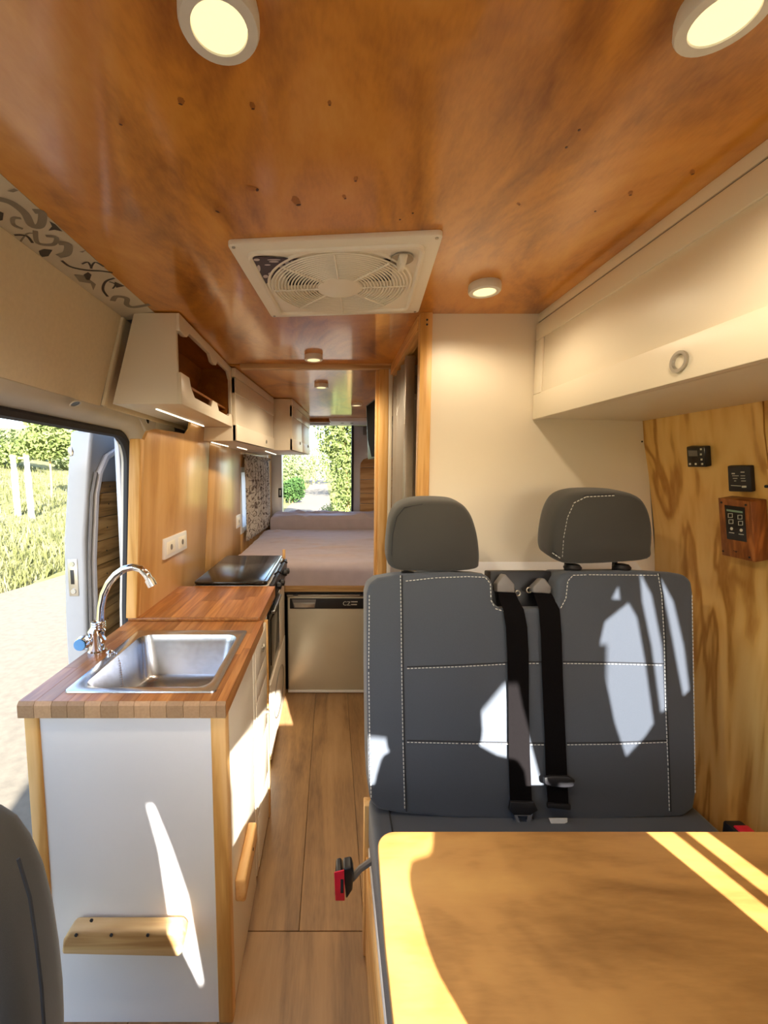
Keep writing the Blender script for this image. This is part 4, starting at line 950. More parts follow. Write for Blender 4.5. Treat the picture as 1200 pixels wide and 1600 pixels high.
# ================================================================ SMALL WALL FITTINGS
def outlet(label, y0, y1, z0, z1, ngang):
    WO = wlx((z0 + z1) / 2) if y0 < 3 else -.702
    t = thing('wall_outlet', label, 'outlet', (WO, (y0 + y1) / 2, z0))
    box('face_plate', 'white_cool', t, WO - .003, WO + .010, y0, y1, z0, z1, .003)
    w_ = (y1 - y0) / ngang
    for k in range(ngang):
        a, b = y0 + k * w_ + w_ * .16, y0 + (k + 1) * w_ - w_ * .16
        box('module', 'plastic', t, WO + .009, WO + .0125, a, b, z0 + (z1 - z0) * .2, z1 - (z1 - z0) * .2, .002)
        MB().lathe([(.012, .0), (.012, .0015), (.0005, .0016)], (WO + .0125, (a + b) / 2, (z0 + z1) / 2), 'X', 14).build('socket', 'alu', t)
outlet('wide white double socket on the plywood beside the tap', 1.690, 1.955, 1.045, 1.130, 2)
outlet('small white socket on the plywood just before the curtain', 3.06, 3.20, .99, 1.085, 1)
def onwall(px_, py_, off): # point on the leaning right wall
    best = None
    for (x0, z0), (x1, z1) in zip(rp[:-1], rp[1:]):
        n_ = Vector((-(z0 - z1), 0, x0 - x1)); n_.normalize()
        if n_.x > 0: n_ = -n_
        q = onP(px_, py_, Vector((x0, 0, z0)) + n_ * off, n_)
        if z1 - 1e-3 <= q.z <= z0 + 1e-3: return q, n_
    return q, n_
def wallbox(t, name, mat, quad, depth, off=0, bevel=.003, parent=None):
    P = [onwall(x, y, off + depth) for x, y in quad]; n_ = P[0][1]
    return MB().extrude([p for p, _ in P], n_ * -depth).build(name, mat, parent or t, bevel)
# device faces are the photographed outlines minus their protruding side
c1 = thing('heater_controller', 'small black heater control with a grey display on the pine wall', 'controller', onwall(1092, 730, 0)[0])
wallbox(c1, 'housing', 'black', [(1072, 698), (1101, 698), (1103, 730), (1074, 730)], .018)
wallbox(c1, 'face', 'blackgloss', [(1073, 699), (1100, 699), (1102, 729), (1075, 729)], .002, .0175, .001)
wallbox(c1, 'display', 'grey_plastic', [(1075, 704), (1089, 704), (1090, 713), (1076, 713)], .0006, .0195, 0)
for p in ((1095, 702), (1095, 710), (1096, 718), (1078, 725), (1087, 725), (1097, 725)):
    wallbox(c1, 'button', 'icon', [(p[0] - 1.4, p[1] - 1.4), (p[0] + 1.4, p[1] - 1.4), (p[0] + 1.4, p[1] + 1.4), (p[0] - 1.4, p[1] + 1.4)], .0006, .0195, 0)
c2 = thing('level_panel', 'square dark grey tank level panel with printed icons on the pine wall', 'control panel', onwall(1158, 768, 0)[0])
wallbox(c2, 'housing', 'black', [(1136, 728), (1171, 728), (1174, 769), (1138, 768)], .013)
wallbox(c2, 'face', 'rubber', [(1137, 730), (1171, 730), (1174, 767), (1139, 766)], .002, .0125, .001)
for q in ([(1143, 739), (1148, 739), (1148, 741), (1143, 741)], [(1144, 743), (1154, 743), (1154, 744), (1144, 744)], [(1145, 747), (1152, 747), (1152, 748), (1145, 748)], [(1147, 751), (1150, 751), (1150, 752), (1147, 752)], [(1142, 758), (1158, 759), (1158, 760), (1142, 759)], [(1157, 737), (1163, 737), (1163, 738.5), (1157, 738.5)], [(1157, 743), (1164, 743), (1164, 744), (1157, 744)], [(1157, 747), (1164, 747), (1164, 748), (1157, 748)], [(1158, 751), (1165, 751), (1165, 752), (1158, 752)], [(1159, 759), (1166, 759), (1166, 762), (1159, 762)]):
    wallbox(c2, 'printed_icon', 'icon', q, .0005, .015, 0)
c3 = thing('control_box', 'reddish wooden box with a black touch control and round emblem on the wall', 'control panel', onwall(1158, 878, 0)[0])
wallbox(c3, 'box_body', 'darkwood', [(1122, 778), (1174, 784), (1180, 879), (1128, 867)], .040, 0, .003)
cf = wallbox(c3, 'front_plate', 'darkwood', [(1122, 778), (1173, 784), (1180, 878), (1128, 867)], .004, .040, .001)
tsn = wallbox(c3, 'touch_panel', 'blackgloss', [(1132, 789), (1163, 793), (1167, 849), (1136, 842)], .001, .0445, 0)
wallbox(c3, 'display_line', 'lcd', [(1135, 795.5), (1160, 799), (1160.3, 802), (1135.2, 798.5)], .0004, .0457, 0, tsn)
for p in ((1141, 805.5), (1156, 808), (1142, 815), (1157, 817.5)):
    for dxp, dyp, w_, h_ in ((0, -3, 7, .8), (0, 3, 7, .8), (-3.2, 0, .8, 6), (3.2, 0, .8, 6)):
        wallbox(c3, 'printed_icon', 'icon', [(p[0] + dxp - w_ / 2, p[1] + dyp - h_ / 2), (p[0] + dxp + w_ / 2, p[1] + dyp - h_ / 2), (p[0] + dxp + w_ / 2, p[1] + dyp + h_ / 2), (p[0] + dxp - w_ / 2, p[1] + dyp + h_ / 2)], .0004, .0457, 0, tsn)
for p in ((1143, 826), (1158, 828.5)):
    q, n_ = onwall(p[0], p[1], .0462); MB().lathe([(.0042, 0), (.0042, .0004)], q, 'X', 12).build('dial_icon', 'icon', tsn)
    wallbox(c3, 'printed_icon', 'icon', [(p[0] - 4, p[1] + 5.5), (p[0] + 4, p[1] + 6.5), (p[0] + 4, p[1] + 7.5), (p[0] - 4, p[1] + 6.5)], .0004, .0457, 0, tsn)
q, n_ = onwall(1150, 858, .0445)
wvv = n_.cross(Vector((0, 1, 0))).normalized()
MB().extrude([q + (Vector((0, 1, 0)) * math.cos(a) + wvv * math.sin(a)) * .0085 for a in [2 * PI * i / 20 for i in range(20)]], n_ * .001).build('round_emblem', 'seam', cf)
for k in range(3):
    z = (k - 1) * .0045
    MB().tube([q + n_ * .0012 + Vector((0, 1, 0)) * a + wvv * (z + .0015 * math.sin(a * 900)) for a in [-.006 + .0012 * i for i in range(11)]], .0007, 5).build('emblem_wave', 'darkwood', cf)
for p in ((1127, 785), (1165, 789), (1130, 861), (1171, 871)):
    qq, _ = onwall(p[0], p[1], .0448); MB().lathe([(.0028, -.0005), (.0028, .001)], qq, 'X', 8).build('screw', 'seam', cf)

# ================================================================ TELEVISION, FOLDING DOOR
tv = thing('television', 'slim black television angled out from the wall over the bed', 'television', (.27, 2.8, 1.5))
ta, tb_ = Vector((.232, 2.90, 0)), Vector((.296, 2.50, 0)); nt = Vector((-.40, -.064, 0)).normalized()
MB().hexa([ta + Vector((.016, 0, 1.488)), ta + Vector((.016, 0, 1.488)) - nt * .03, tb_ + Vector((0, 0, 1.488)) - nt * .03, tb_ + Vector((0, 0, 1.488)), ta + Vector((0, 0, 1.85)), ta + Vector((0, 0, 1.85)) - nt * .03, tb_ + Vector((-.01, 0, 1.85)) - nt * .03, tb_ + Vector((-.01, 0, 1.85))]).build('casing', 'black', tv, .004)
MB().hexa([ta.lerp(tb_, .04) + nt * .0008 + Vector((.016, 0, 1.50)), ta.lerp(tb_, .04) + Vector((.016, 0, 1.50)), tb_.lerp(ta, .04) + Vector((0, 0, 1.50)), tb_.lerp(ta, .04) + nt * .0008 + Vector((0, 0, 1.50)), ta.lerp(tb_, .04) + nt * .0008 + Vector((0, 0, 1.84)), ta.lerp(tb_, .04) + Vector((0, 0, 1.84)), tb_.lerp(ta, .04) + Vector((-.01, 0, 1.84)), tb_.lerp(ta, .04) + nt * .0008 + Vector((-.01, 0, 1.84))]).build('screen', 'screen', tv)
MB().tube([(.31, 2.166, 1.67), (.33, 2.42, 1.67), (.292, 2.66, 1.67)], .014, 8).build('wall_bracket', 'black', tv)
fdr = thing('folding_door', 'grey concertina door pushed aside in the washroom doorway', 'door', (.31, 2.0, 0))
ys = [2.135, 2.075, 2.02, 1.965, 1.915, 1.865, 1.82, 1.78]
for k in range(len(ys) - 1):
    xa, xb = (.305, .333) if k % 2 == 0 else (.333, .305)
    MB().hexa([(xa, ys[k], .02), (xa + .008, ys[k], .02), (xb + .008, ys[k + 1], .02), (xb, ys[k + 1], .02), (xa, ys[k], H - .06), (xa + .008, ys[k], H - .06), (xb + .008, ys[k + 1], H - .06), (xb, ys[k + 1], H - .06)]).build('fold', 'grey_door', fdr, .001)
box('leading_edge', 'alu', fdr, .300, .338, 1.755, 1.78, .02, H - .06, .003)
box('pull_handle', 'alu', fdr, .294, .300, 1.76, 1.775, .95, 1.12, .002)

# ================================================================ BENCH SEAT
SB0, SB1 = Vector((0, 1.035, .49)), Vector((0, 1.150, 1.11))
SN = Vector((0, -(SB1.z - SB0.z), SB1.y - SB0.y)).normalized()     # faces the camera
def onseat(x, y, off=0): return onP(x, y, SB0 + SN * off, SN)
bs = thing('bench_seat', 'charcoal double bench seat with two headrests and white stitching', 'seat', (.55, .85, 0))
back = [(573, 928), (577, 912), (590, 903), (625, 897), (700, 894), (755, 896), (767, 903), (771, 916), (771, 938), (776, 948), (786, 951), (858, 951), (868, 947), (871, 935), (871, 910), (877, 898), (890, 893), (1000, 892), (1050, 894), (1072, 898), (1082, 908), (1085, 926), (1088, 1100), (1090, 1240), (1086, 1265), (1070, 1277), (960, 1283), (840, 1285), (720, 1281), (620, 1272), (590, 1266), (578, 1252), (575, 1200), (573, 1050)]
bk = MB().extrude([onseat(x, y) for x, y in back], -SN * .13).build('backrest', 'fabric', bs, .020, 4)
def seamline(pts, par, on=onseat, off=.001, w=.0016, dash=True, groove=True, step=.010):
    P = [on(x, y, off) for x, y in pts]
    if groove: MB().tube(P, .0016, 5).build('seam', 'seam', par)
    if dash:
        mb = MB(); carry = 0
        for a, b in zip(P[:-1], P[1:]):
            L_ = (b - a).length; d = (b - a).normalized(); t = carry; sd2 = d.cross(SN) * (.0042 if groove else 0)
            while t + .006 < L_:
                mb.tube([a + d * t + SN * .0008 + sd2, a + d * (t + .0065) + SN * .0008 + sd2], .0013, 4); t += step
            carry = max(0, t - L_)
        if mb.v: o = mb.build('stitching', 'stitch', par, smooth=False); o['kind'] = 'stuff'
def sh(pts, dx_, dy_): return [(x + dx_, y + dy_) for x, y in pts]
sl = [(628, 899), (629, 960), (630, 1050), (632, 1160), (635, 1268)]
seamline(sl, bk); 
srr = [(1042, 1000), (1043, 1100), (1045, 1200), (1048, 1270)]; srr = [(1030, 896), (1036, 930), (1040, 1000), (1042, 1100), (1046, 1200), (1048, 1268)]
seamline(srr, bk)
seamline([(634, 908), (680, 903), (730, 901), (758, 902), (766, 912), (767, 938), (774, 951), (786, 955), (815, 955)], bk, groove=False)
seamline([(845, 955), (862, 954), (876, 950), (884, 935), (887, 908), (895, 899), (920, 898), (1028, 899)], bk, groove=False)
seamline([(636, 1042), (720, 1039), (793, 1035)], bk); seamline([(826, 1034), (846, 1034)], bk); seamline([(880, 1034), (960, 1035), (1038, 1037)], bk)
seamline([(636, 1157), (720, 1159), (795, 1160)], bk); seamline([(828, 1161), (852, 1161)], bk); seamline([(886, 1161), (960, 1160), (1042, 1157)], bk)
seamline([(577, 930), (576, 1050), (578, 1180), (580, 1250)], bk, groove=False)
seamline([(1081, 930), (1084, 1100), (1086, 1240)], bk, groove=False)
# cushion, base
cus = MB().extrude([(x, y, .345) for x, y in rrect(.552, .780, .895, .71, .035)], (0, 0, .145)).build('seat_cushion', 'fabric', bs, .022, 4)
MB().tube([(.152, .47, .4905), (.155, 1.06, .4905)], .0022, 5).build('seam', 'seam', cus)
box('base_box', 'white', bs, .128, 1.10, .50, 1.30, .0, .344, .002)
box('base_trim', 'pineY', bs, .098, .128, .52, 1.10, .0, .318, .003)
box('base_trim_cap', 'white_cool', bs, .104, .130, .52, 1.10, .3185, .344, .002)
box('base_post', 'pine', bs, .092, .120, 1.10, 1.135, .0, .47, .003)
# headrests
def smooth_loop(P, m=4):
    Q = []; n_ = len(P)
    for i in range(n_):
        a, b, c, d = P[i - 1], P[i], P[(i + 1) % n_], P[(i + 2) % n_]
        for k in range(m):
            t = k / m; Q.append(.5 * ((2 * b) + (c - a) * t + (2 * a - 5 * b + 4 * c - d) * t * t + (3 * b - a - 3 * c + d) * t ** 3))
    return Q
def headrest(pts, Y, depth, label):
    P = smooth_loop([onY(x, y, Y) for x, y in pts])
    n_ = len(P); cen = sum(P, Vector()) / n_; v = []; f = []
    prof_ = [(.90, -.004), (.955, .002), (.985, .010), (1.0, .024), (1.0, .05), (.99, depth - .02), (.95, depth - .005), (.85, depth)]   # (scale, depth)
    for sc_, dy_ in prof_: v += [cen + (p - cen) * sc_ + Vector((0, dy_, .012 * dy_ / depth)) for p in P]
    for r_ in range(len(prof_) - 1): f += [(r_ * n_ + i, r_ * n_ + (i + 1) % n_, (r_ + 1) * n_ + (i + 1) % n_, (r_ + 1) * n_ + i) for i in range(n_)]
    f += [tuple(range(n_))[::-1], tuple((len(prof_) - 1) * n_ + i for i in range(n_))]
    h = MB().add(v, f).build('headrest', 'fabric_top', bs, angle=60); h['label'] = label
    xs = [p.x for p in P]; zs = [p.z for p in P]; cx_ = (min(xs) + max(xs)) / 2
    for s in (-.07, .07):
        MB().tube([(cx_ + s, Y + depth / 2, min(zs) + .03), (cx_ + s, Y + depth / 2, min(zs) - .06)], .007, 8).build('post', 'black', h)
        MB().lathe([(.022, 0), (.024, .006), (.018, .014), (.008, .016)], (cx_ + s, Y + depth / 2 - .03, min(zs) - .016), 'Z', 14).build('post_guide', 'black', h)
    return h
hl = headrest([(611, 888), (606, 872), (608, 838), (613, 812), (626, 792), (655, 783), (700, 783), (722, 788), (736, 802), (745, 825), (750, 852), (751, 880), (744, 891), (700, 895), (635, 894)], 1.165, .10, 'left headrest nearer the aisle')
hr = headrest([(862, 866), (864, 832), (872, 800), (887, 778), (915, 769), (970, 769), (1000, 776), (1015, 795), (1022, 825), (1021, 857), (1015, 875), (960, 881), (895, 883), (873, 878)], 1.165, .10, 'right headrest next to the pine wall')
def onhead(x, y, off=0): return onY(x, y, 1.164 - off)
seamline([(876, 870), (878, 840), (884, 808), (895, 784), (915, 774), (960, 772)], hr, on=onhead, off=.0015)
seamline([(864, 862), (876, 870)], hr, on=onhead, off=.001)
seamline([(617, 884), (612, 865), (614, 835), (620, 808), (632, 793), (660, 788)], hl, on=onhead, off=.001, dash=False)
# belt bracket between the backrests
br = MB().extrude([onseat(x, y, -.05) for x, y in ((766, 892), (862, 892), (862, 960), (766, 960))], -SN * .05).build('belt_bracket', 'black', bs, .004)
for nm, pts in (('l', ((777, 925), (777, 912), (787, 898), (790, 897), (804, 913), (805, 926))), ('r', ((833, 926), (833, 918), (847, 904), (852, 904), (862, 917), (861, 928)))):
    MB().extrude([onseat(x, y, -.012) for x, y in pts], -SN * .03).build('belt_guide', 'grey_plastic', bs, .004, 3)
for p in ((809, 927), (827, 922)): MB().tube([onseat(p[0] + 4 * math.cos(a), p[1] + 4 * math.sin(a), -.03) for a in [2 * PI * i / 14 for i in range(14)]], .002, 6, True).build('guide_loop', 'alu', bs)
def belt(pts, hw_px, label):
    mb = MB(); C_ = [(onseat(x, y, o)) for x, y, o in pts]; v = []; f = []
    for (x, y, o), w in zip(pts, hw_px):
        a, b = onseat(x - w, y, o), onseat(x + w, y, o); v += [a, b, b + SN * .002, a + SN * .002]
    n_ = len(pts)
    for i in range(n_ - 1):
        for k in range(4): f.append((i * 4 + k, i * 4 + (k + 1) % 4, i * 4 + 4 + (k + 1) % 4, i * 4 + 4 + k))
    f += [(3, 2, 1, 0), tuple((n_ - 1) * 4 + k for k in range(4))]
    o = mb.add(v, f).build('seat_belt', 'belt', bs, angle=60); o['label'] = label; return o
b1 = belt([(791, 926, -.02), (795, 938, -.012), (802, 952, .006), (807, 980, .010), (809, 1020, .008), (810, 1100, .006), (811, 1180, .006), (814, 1262, .008)], [14, 15, 16, 16.5, 16.5, 16, 16.5, 17], 'black belt hanging on the left of the pair')
b2 = belt([(847, 927, -.02), (852, 938, -.012), (858, 952, .006), (861, 990, .010), (863, 1060, .008), (867, 1150, .006), (869, 1205, .008), (872, 1262, .010)], [14, 15, 16, 16, 16, 16, 16.5, 16], 'black belt hanging on the right of the pair')
MB().extrude([onseat(x, y, .010) for x, y in ((795, 1249), (832, 1250), (838, 1262), (826, 1270), (800, 1270), (793, 1262))], SN * .012).build('belt_tongue', 'black', b1, .003)
MB().plate([onseat(x, y, .010) for x, y in ((802, 1270), (832, 1270), (828, 1288), (808, 1288))], [onseat(x, y, .010) for x, y in ((808, 1274), (824, 1274), (822, 1283), (812, 1283))], SN * .002).build('tongue_blade', 'chrome', b1)
MB().extrude([onseat(x, y, .010) for x, y in ((847, 1212), (858, 1209), (885, 1210), (896, 1216), (893, 1226), (880, 1228), (860, 1226), (848, 1222))], SN * .012).build('belt_stopper', 'black', b2, .004)
MB().extrude([onseat(x, y, .012) for x, y in ((853, 1252), (890, 1255), (890, 1264), (853, 1260))], SN * .008).build('belt_loop', 'black', b2, .003)
MB().extrude([onseat(x, y, .014) for x, y in ((857, 1278), (886, 1278), (886, 1284), (864, 1294))], SN * .002).build('care_tag', 'paper', b2)
# buckles
bu = MB().extrude([(x, .985, z) for x, z in ((.012, .376), (.024, .380), (.030, .372), (.028, .318), (.016, .312), (.008, .318))], (0, .05, 0)).build('buckle', 'black', bs, .004)
q0 = [onY(x, y, .984) for x, y in ((522, 1364), (538, 1360), (539, 1408), (524, 1408))]
MB().extrude(q0, (0, .004, 0)).build('release_button', 'red', bu, .002)
q1 = [onY(x, y, .9835) for x, y in ((532, 1374), (537, 1374), (537, 1396), (532, 1396))]
MB().extrude(q1, (0, .003, 0)).build('buckle_slot', 'seam', bu, .001)
bu2 = MB().extrude([onY(x, y, .985) for x, y in ((536, 1358), (550, 1355), (553, 1366), (551, 1392), (541, 1408))], (0, .035, 0)).build('buckle_shell', 'black', bu, .006, 3)
MB().tube([(.052, 1.0, .352), (.075, 1.01, .370), (.108, 1.02, .385)], .008, 8).build('buckle_stalk', 'grey_plastic', bs)
q = onZ(1152, 1290, .50)
br2 = box('buckle', 'black', bs, q.x - .02, q.x + .028, q.y - .02, q.y + .02, .40, .499, .006)
box('release_button', 'red', br2, q.x - .012, q.x + .026, q.y - .023, q.y + .0, .485, .503, .004)

# ================================================================ TABLE
tbz = .722
tb3 = thing('dining_table', 'golden plywood table with a rounded corner in front of the bench', 'table', (.6, .42, 0))
ol = [(1.085, .10), (1.085, .742), (.120, .742)] + [(.120 + .036 * math.cos(a), .706 + .036 * math.sin(a)) for a in [PI / 2 + PI / 2 * i / 8 for i in range(1, 9)]] + [(.077, .55), (.074, .10)]
MB().extrude([(x, y, tbz - .018) for x, y in ol], (0, 0, .018)).build('table_top', 'table', tb3, .003, 3)
MB().tube([(.60, .36, .0), (.60, .36, tbz - .018)], .030, 16).build('leg', 'alu', tb3)
MB().lathe([(.12, 0), (.12, .012), (.04, .03), (.032, .06)], (.60, .36, 0), 'Z', 24).build('foot', 'alu', tb3)
box('wall_rail', 'pineY', tb3, 1.06, 1.15, .15, .70, tbz - .045, tbz - .018, .002)

# ================================================================ CAB SEATS
def cab_seat(name, label, outline, Y, lean, depth, sx0, sx1, hc, top, seams, cloth):
    t = thing(name, label, 'seat', ((sx0 + sx1) / 2, Y - .2, 0))
    o = MB().extrude([(x, Y + lean * (z - .6), z) for x, z in outline], (0, depth, .02)).build('backrest', cloth, t, .035, 5)
    for s in seams:
        MB().tube([(x, Y + lean * (z - .6) - .0015, z) for x, z in s], .0022, 5).build('seam', 'seam', o)
    MB().extrude([(x, Y + lean * (z - .6) + .01, z) for x, z in rrect(hc, top + .13, .25, .19, .06)], (0, .09, .012)).build('headrest', 'fabric_top', t, .028, 4)
    for q in (-.06, .06): MB().tube([(hc + q, Y + lean * (top - .6) + .05, top - .05), (hc + q, Y + lean * (top - .5) + .05, top + .07)], .007, 8).build('headrest_post', 'chrome', t)
    MB().extrude([(x, y, .33) for x, y in rrect((sx0 + sx1) / 2, Y - .24, sx1 - sx0, .50, .06)], (0, 0, .14)).build('seat_cushion', 'fabric', t, .03, 4)
    box('pedestal', 'black', t, sx0 + .06, sx1 - .06, Y - .44, Y - .02, -.03, .33, .01)
    return t
pl = [onY(x, y, .60) for x, y in ((104, 1650), (104, 1600), (102, 1550), (96, 1490), (86, 1425), (72, 1370), (52, 1325), (28, 1292), (0, 1274))]
pout = [(p.x, p.z) for p in pl]
xr, zr = pout[-1]
pass_out = [(pout[0][0] - .01, .42)] + pout + [(xr - .05, zr + .018), (xr - .10, zr + .025), (xr - .30, zr + .025), (xr - .40, zr), (xr - .46, zr - .08), (xr - .49, zr - .30), (xr - .49, .42)]
sm1 = [onY(x, y, .50) for x, y in ((70, 1600), (66, 1540), (58, 1470), (48, 1400), (30, 1340))]
cab_seat('passenger_seat', 'dark cab seat back at the lower left corner of the picture', pass_out, .50, .0, .12, -.88, -.34, -.60, 1.03, [[(p.x, p.z) for p in sm1]], 'fabric_top')
drv_out = [(.30, .42), (.294, .60), (.290, .88), (.268, .94), (.268, .962), (.290, .984), (.335, .990), (.372, 1.02), (.39, 1.09), (.46, 1.125), (.60, 1.125), (.65, 1.118), (.70, 1.09), (.75, 1.08), (.765, 1.05), (.772, .95), (.772, .60), (.77, .42)]
cab_seat('driver_seat', 'charcoal driver seat standing behind the table end', drv_out, .02, .06, .07, .30, .78, .535, 1.06, [], 'fabric')

# ================================================================ OUTDOORS
def gz(x, y):
    z = -.55
    d = -x - 5.3 + .25 * math.sin(y * .9)
    if d > 0: z += .16 * d + .05 * math.sin(x * .7 + y * .4)
    if y > 40: z += (y - 40) * .035
    return z
gm = MB(); v = []; nx, ny = 60, 60
gx = [-60 + 120 * (i / nx) for i in range(nx + 1)]; gx = sorted(set([-60, -50, -42, -36, -31, -27, -24, -21, -19, -17, -15.5, -14, -13, -12, -11, -10, -9.2, -8.5, -7.8, -7.2, -6.6, -6.1, -5.7, -5.4, -5.1, -4.8, -4, -3, -2, -1, 0, 1, 2, 4, 6, 9, 13, 18, 25, 35, 50]))
gy = [-40, -25, -15, -8, -4, -2, 0, 1, 2, 3, 4, 5, 6, 7, 8, 9, 10, 11, 12, 13, 14, 16, 18, 20, 23, 26, 30, 35, 40, 46, 53, 62, 75, 95, 120]
for y in gy:
    for x in gx: v.append((x, y, gz(x, y)))
W_ = len(gx)
gm.add(v, [(j * W_ + i, j * W_ + i + 1, (j + 1) * W_ + i + 1, (j + 1) * W_ + i) for j in range(len(gy) - 1) for i in range(W_ - 1)])
g0 = gm.build('ground', 'ground', None, angle=180, loc=(0, 0, -.55)); struct(g0, 'pale meadow ground around the van')
def track(name, pts, w, label):   # gravel surface lying on the ground
    v = []; f = []
    for (x, y) in pts:
        for s in (-1, 0, 1): v.append((x + s * w, y, gz(x, y) + .012))
    for i in range(len(pts) - 1):
        for s in (0, 1): f.append((3 * i + s, 3 * i + s + 1, 3 * i + 4 + s, 3 * i + 3 + s))
    return struct(MB().add(v, f).build(name, 'gravel', None, angle=180, loc=(0, 0, -.55)), label)
track('road', [(-.7 + .25 * math.sin(y * .9), y) for y in [-12 + .8 * i for i in range(38)]], 4.55, 'bleached gravel parking strip beside the van')
track('footpath', [(-1.1 - .02 * (y - 18), y) for y in [18.4 + 1.5 * i for i in range(60)]], 1.25, 'pale track leading away behind the van')
# meadow blades
rnd = random.Random(11); mb = MB()
def blade(x, y, h, w):
    z = gz(x, y); a = rnd.uniform(0, PI); dx_, dy_ = math.cos(a) * w, math.sin(a) * w; lx_, ly_ = rnd.uniform(-.4, .4) * h, rnd.uniform(-.4, .4) * h
    mb.add([(x - dx_, y - dy_, z), (x + dx_, y + dy_, z), (x + lx_, y + ly_, z + h)], [(0, 1, 2)])
for _ in range(26000):
    y = 4 + 24 * rnd.random() ** 1.4; x = -(5.3 + rnd.random() ** 1.5 * 20)
    if x / y > -.45 or x / y < -1.3: continue
    blade(x, y, rnd.uniform(.10, .34), rnd.uniform(.012, .03))
tag(mb.build('meadow_grass', 'grass', None, smooth=False, loc=(-10, 12, 0)), 'tall dry green meadow grass on the bank beyond the road', 'grass', kind='stuff')
mb = MB()
for _ in range(9000):
    y = 16 + 40 * rnd.random() ** 1.5; x = rnd.uniform(-.5, 3.5) if rnd.random() < .6 else rnd.uniform(-9, -2.6)
    if -2.5 < x < .05: continue
    blade(x, y, rnd.uniform(.2, .6), rnd.uniform(.02, .05))
tag(mb.build('verge_grass', 'grass', None, smooth=False, loc=(0, 25, 0)), 'overgrown grass verge beside the track behind the van', 'grass', kind='stuff')
def tree(name, label, cat, base, blobs, nleaf, leaf, mat, trunk=None, group=None, seedv=1, stuffy=False):
    t = thing(name, label, cat, base, group); rn = random.Random(seedv); b = Vector(base); mb = MB()
    tot = sum(r[0] * r[1] * r[2] for _, r in blobs)
    for c, r in blobs:
        for _ in range(int(nleaf * r[0] * r[1] * r[2] / tot)):
            d = Vector((rn.gauss(0, 1), rn.gauss(0, 1), rn.gauss(0, 1))).normalized() * (rn.random() ** .45)
            p = b + Vector(c) + Vector((d.x * r[0], d.y * r[1], d.z * r[2]))
            u = Vector((rn.gauss(0, 1), rn.gauss(0, 1), rn.gauss(0, 1))).normalized() * leaf * rn.uniform(.6, 1.3); w = u.orthogonal().normalized() * leaf * .45
            mb.add([p - u, p + w, p + u, p - w], [(0, 1, 2, 3)])
    fo = mb.build('foliage', mat, t, smooth=False); fo['kind'] = 'stuff'
    for pth, r in (trunk or []): MB().tube([b + Vector(p) for p in pth], r, 7).build('trunk', 'bark', t)
    return t
def ground_at(px_, py_, Y):   # position along the ray at depth Y, dropped on the ground
    q = onY(px_, py_, Y); return Vector((q.x, q.y, gz(q.x, q.y)))
b_ = ground_at(80, 760, 17.0)
tree('young_tree', 'young bright green tree with an ochre trunk on the bank', 'tree', b_, [((0, 0, 2.25), (1.0, .9, .75)), ((-.75, 0, 2.1), (.6, .6, .5)), ((.6, .1, 2.3), (.7, .6, .5)), ((0, 0, 2.9), (.8, .7, .5))], 2600, .11, 'leaf', [([(0, 0, -.1), (.03, 0, .8), (0, 0, 2.2)], [.05, .045, .03])], 'trees outside the sliding door', 2)
b_ = ground_at(20, 740, 26.0)
tree('olive_tree', 'greyish olive tree behind the white posts', 'tree', b_, [((-.4, 0, 1.5), (1.6, 1.3, .9)), ((1.2, 0, 1.3), (1.1, 1, .8)), ((-1.8, 0, 1.8), (1.2, 1, .8))], 2200, .15, 'leaf_pale', [([(0, 0, -.1), (0, 0, 1.4)], [.12, .08])], 'trees outside the sliding door', 4)
for k, (px_, Y, s) in enumerate(((60, 34, 1.3), (112, 30, .9), (-30, 24, 1.1))):
    tree('hedge_shrub', ('rounded shrub on the skyline behind the young tree', 'low shrub at the right end of the skyline by the door', 'shrub at the far left of the bank')[k], 'shrub', ground_at(px_, 735, Y), [((0, 0, .7 * s), (1.6 * s, 1.1 * s, .8 * s)), ((1.3 * s, 0, .5 * s), (1.2 * s, .8 * s, .6 * s))], 1500, .15, 'leaf_pale' if k != 2 else 'leaf', [([(0, 0, -.1), (0, 0, .6)], [.06, .04])], 'shrubs on the skyline', 20 + k)
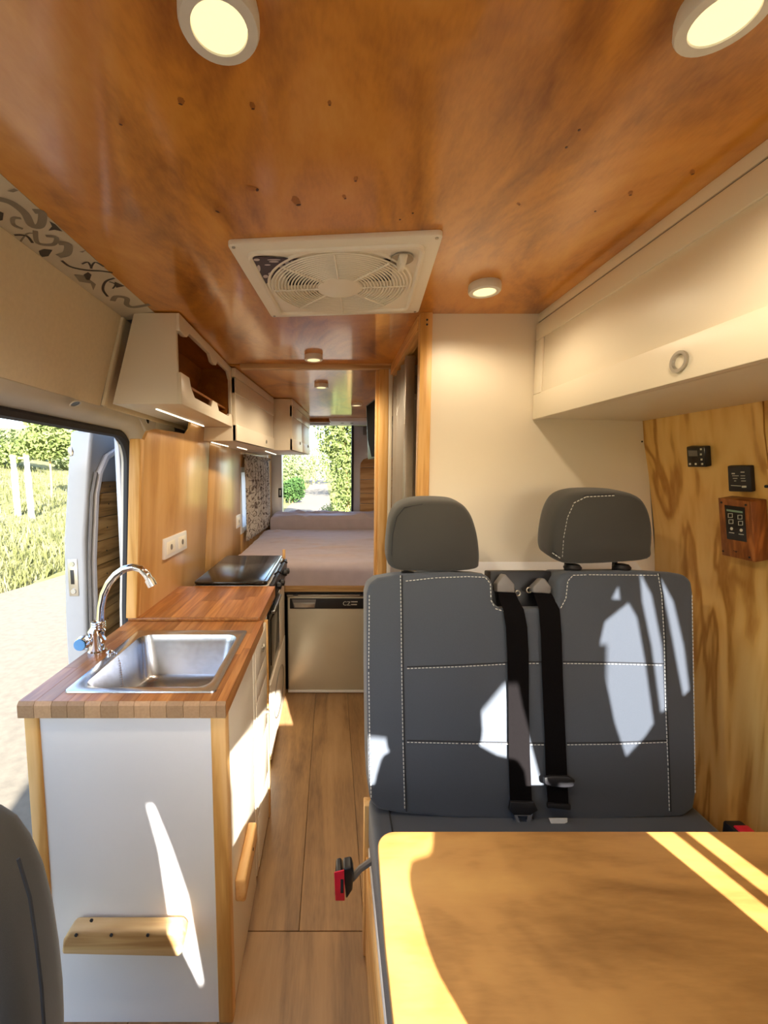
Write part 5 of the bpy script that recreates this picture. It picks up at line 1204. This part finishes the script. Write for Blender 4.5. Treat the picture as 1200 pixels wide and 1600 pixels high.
# white posts with a rail
for k, (px_, lab) in enumerate(((26, 'left of two white posts on the grassy bank'), (47, 'right of two white posts on the grassy bank'))):
    b_ = ground_at(px_, 771, 13.0); b_.z -= .08
    t = thing('marker_post', lab, 'post', b_, 'white posts on the bank')
    top_z = onY(px_, 712, 13.0).z
    MB().tube([(b_.x, b_.y, b_.z), (b_.x - .03, b_.y, b_.z + (top_z - b_.z) * .75)], .085, 10).build('post_shaft', 'post', t)
    MB().tube([(b_.x - .03, b_.y, b_.z + (top_z - b_.z) * .75), (b_.x - .04, b_.y, top_z)], .068, 10).build('post_neck', 'plastic', t)
a_, c_ = onY(26, 716, 13.0), onY(47, 716, 13.0)
tag(MB().tube([a_ + Vector((.06, .0, 0)), c_ + Vector((-.14, .0, 0))], .04, 8).build('cross_rail', 'bark', None, loc=a_), 'rusty brown rail joining the tops of two white posts', 'rail')
# behind the van
b_ = Vector((.42, 12.5, -.55))
tree('tall_shrub', 'tall bright green shrub leaning over the track behind the van', 'shrub', b_, [((.05, 0, 1.1), (.50, .6, .9)), ((.05, 0, 2.2), (.62, .7, .9)), ((-.25, 0, 3.2), (.72, .8, .9)), ((-.35, .3, 4.1), (.8, .9, .8)), ((.5, .2, 3.6), (.7, .8, .9))], 7000, .075, 'leaf', [([(.1, 0, -.05), (.05, 0, 1.6), (-.1, 0, 3.4)], [.06, .05, .03])], 'greenery behind the van', 6)
tree('dark_bush', 'round dark green bush left of the track', 'bush', Vector((-2.5, 27, -.55)), [((0, 0, .8), (.85, .8, .75)), ((.3, 0, 1.2), (.5, .5, .5))], 1500, .12, 'leaf_dark', [([(0, 0, -.05), (0, 0, .7)], [.06, .04])], 'greenery behind the van', 8)
for k, (x, y, s, mt, lab) in enumerate(((-6.5, 42, 1.7, 'leaf_pale', 'pale tree at the far end of the track, left of the locker edge'), (-2.2, 52, 2.0, 'leaf_pale', 'hazy pale trees where the track vanishes'), (3.2, 34, 2.2, 'leaf', 'large green tree behind the tall shrub'), (-4.2, 34, .9, 'leaf_pale', 'low pale bush beside the round dark bush'))):
    tree('far_tree', lab, 'tree', Vector((x, y, gz(x, y))), [((0, 0, 1.4 * s), (1.8 * s, 1.4 * s, 1.1 * s)), ((1.2 * s, 0, 2.0 * s), (1.3 * s, 1 * s, 1.0 * s)), ((-1.1 * s, 0, 1.1 * s), (1.2 * s, 1 * s, .9 * s))], 2200, .17, mt, [([(0, 0, -.1), (0, 0, 1.4 * s)], [.14, .09])], 'trees far behind the van', 30 + k)
b_ = Vector((.15, 15.5, -.55))
tree('verge_weed', 'pale feathery weeds at the foot of the tall shrub', 'shrub', b_, [((-.15, 0, .35), (.55, .6, .45)), ((.3, .3, .5), (.6, .6, .5))], 1600, .06, 'leaf_pale', None, 'greenery behind the van', 9)
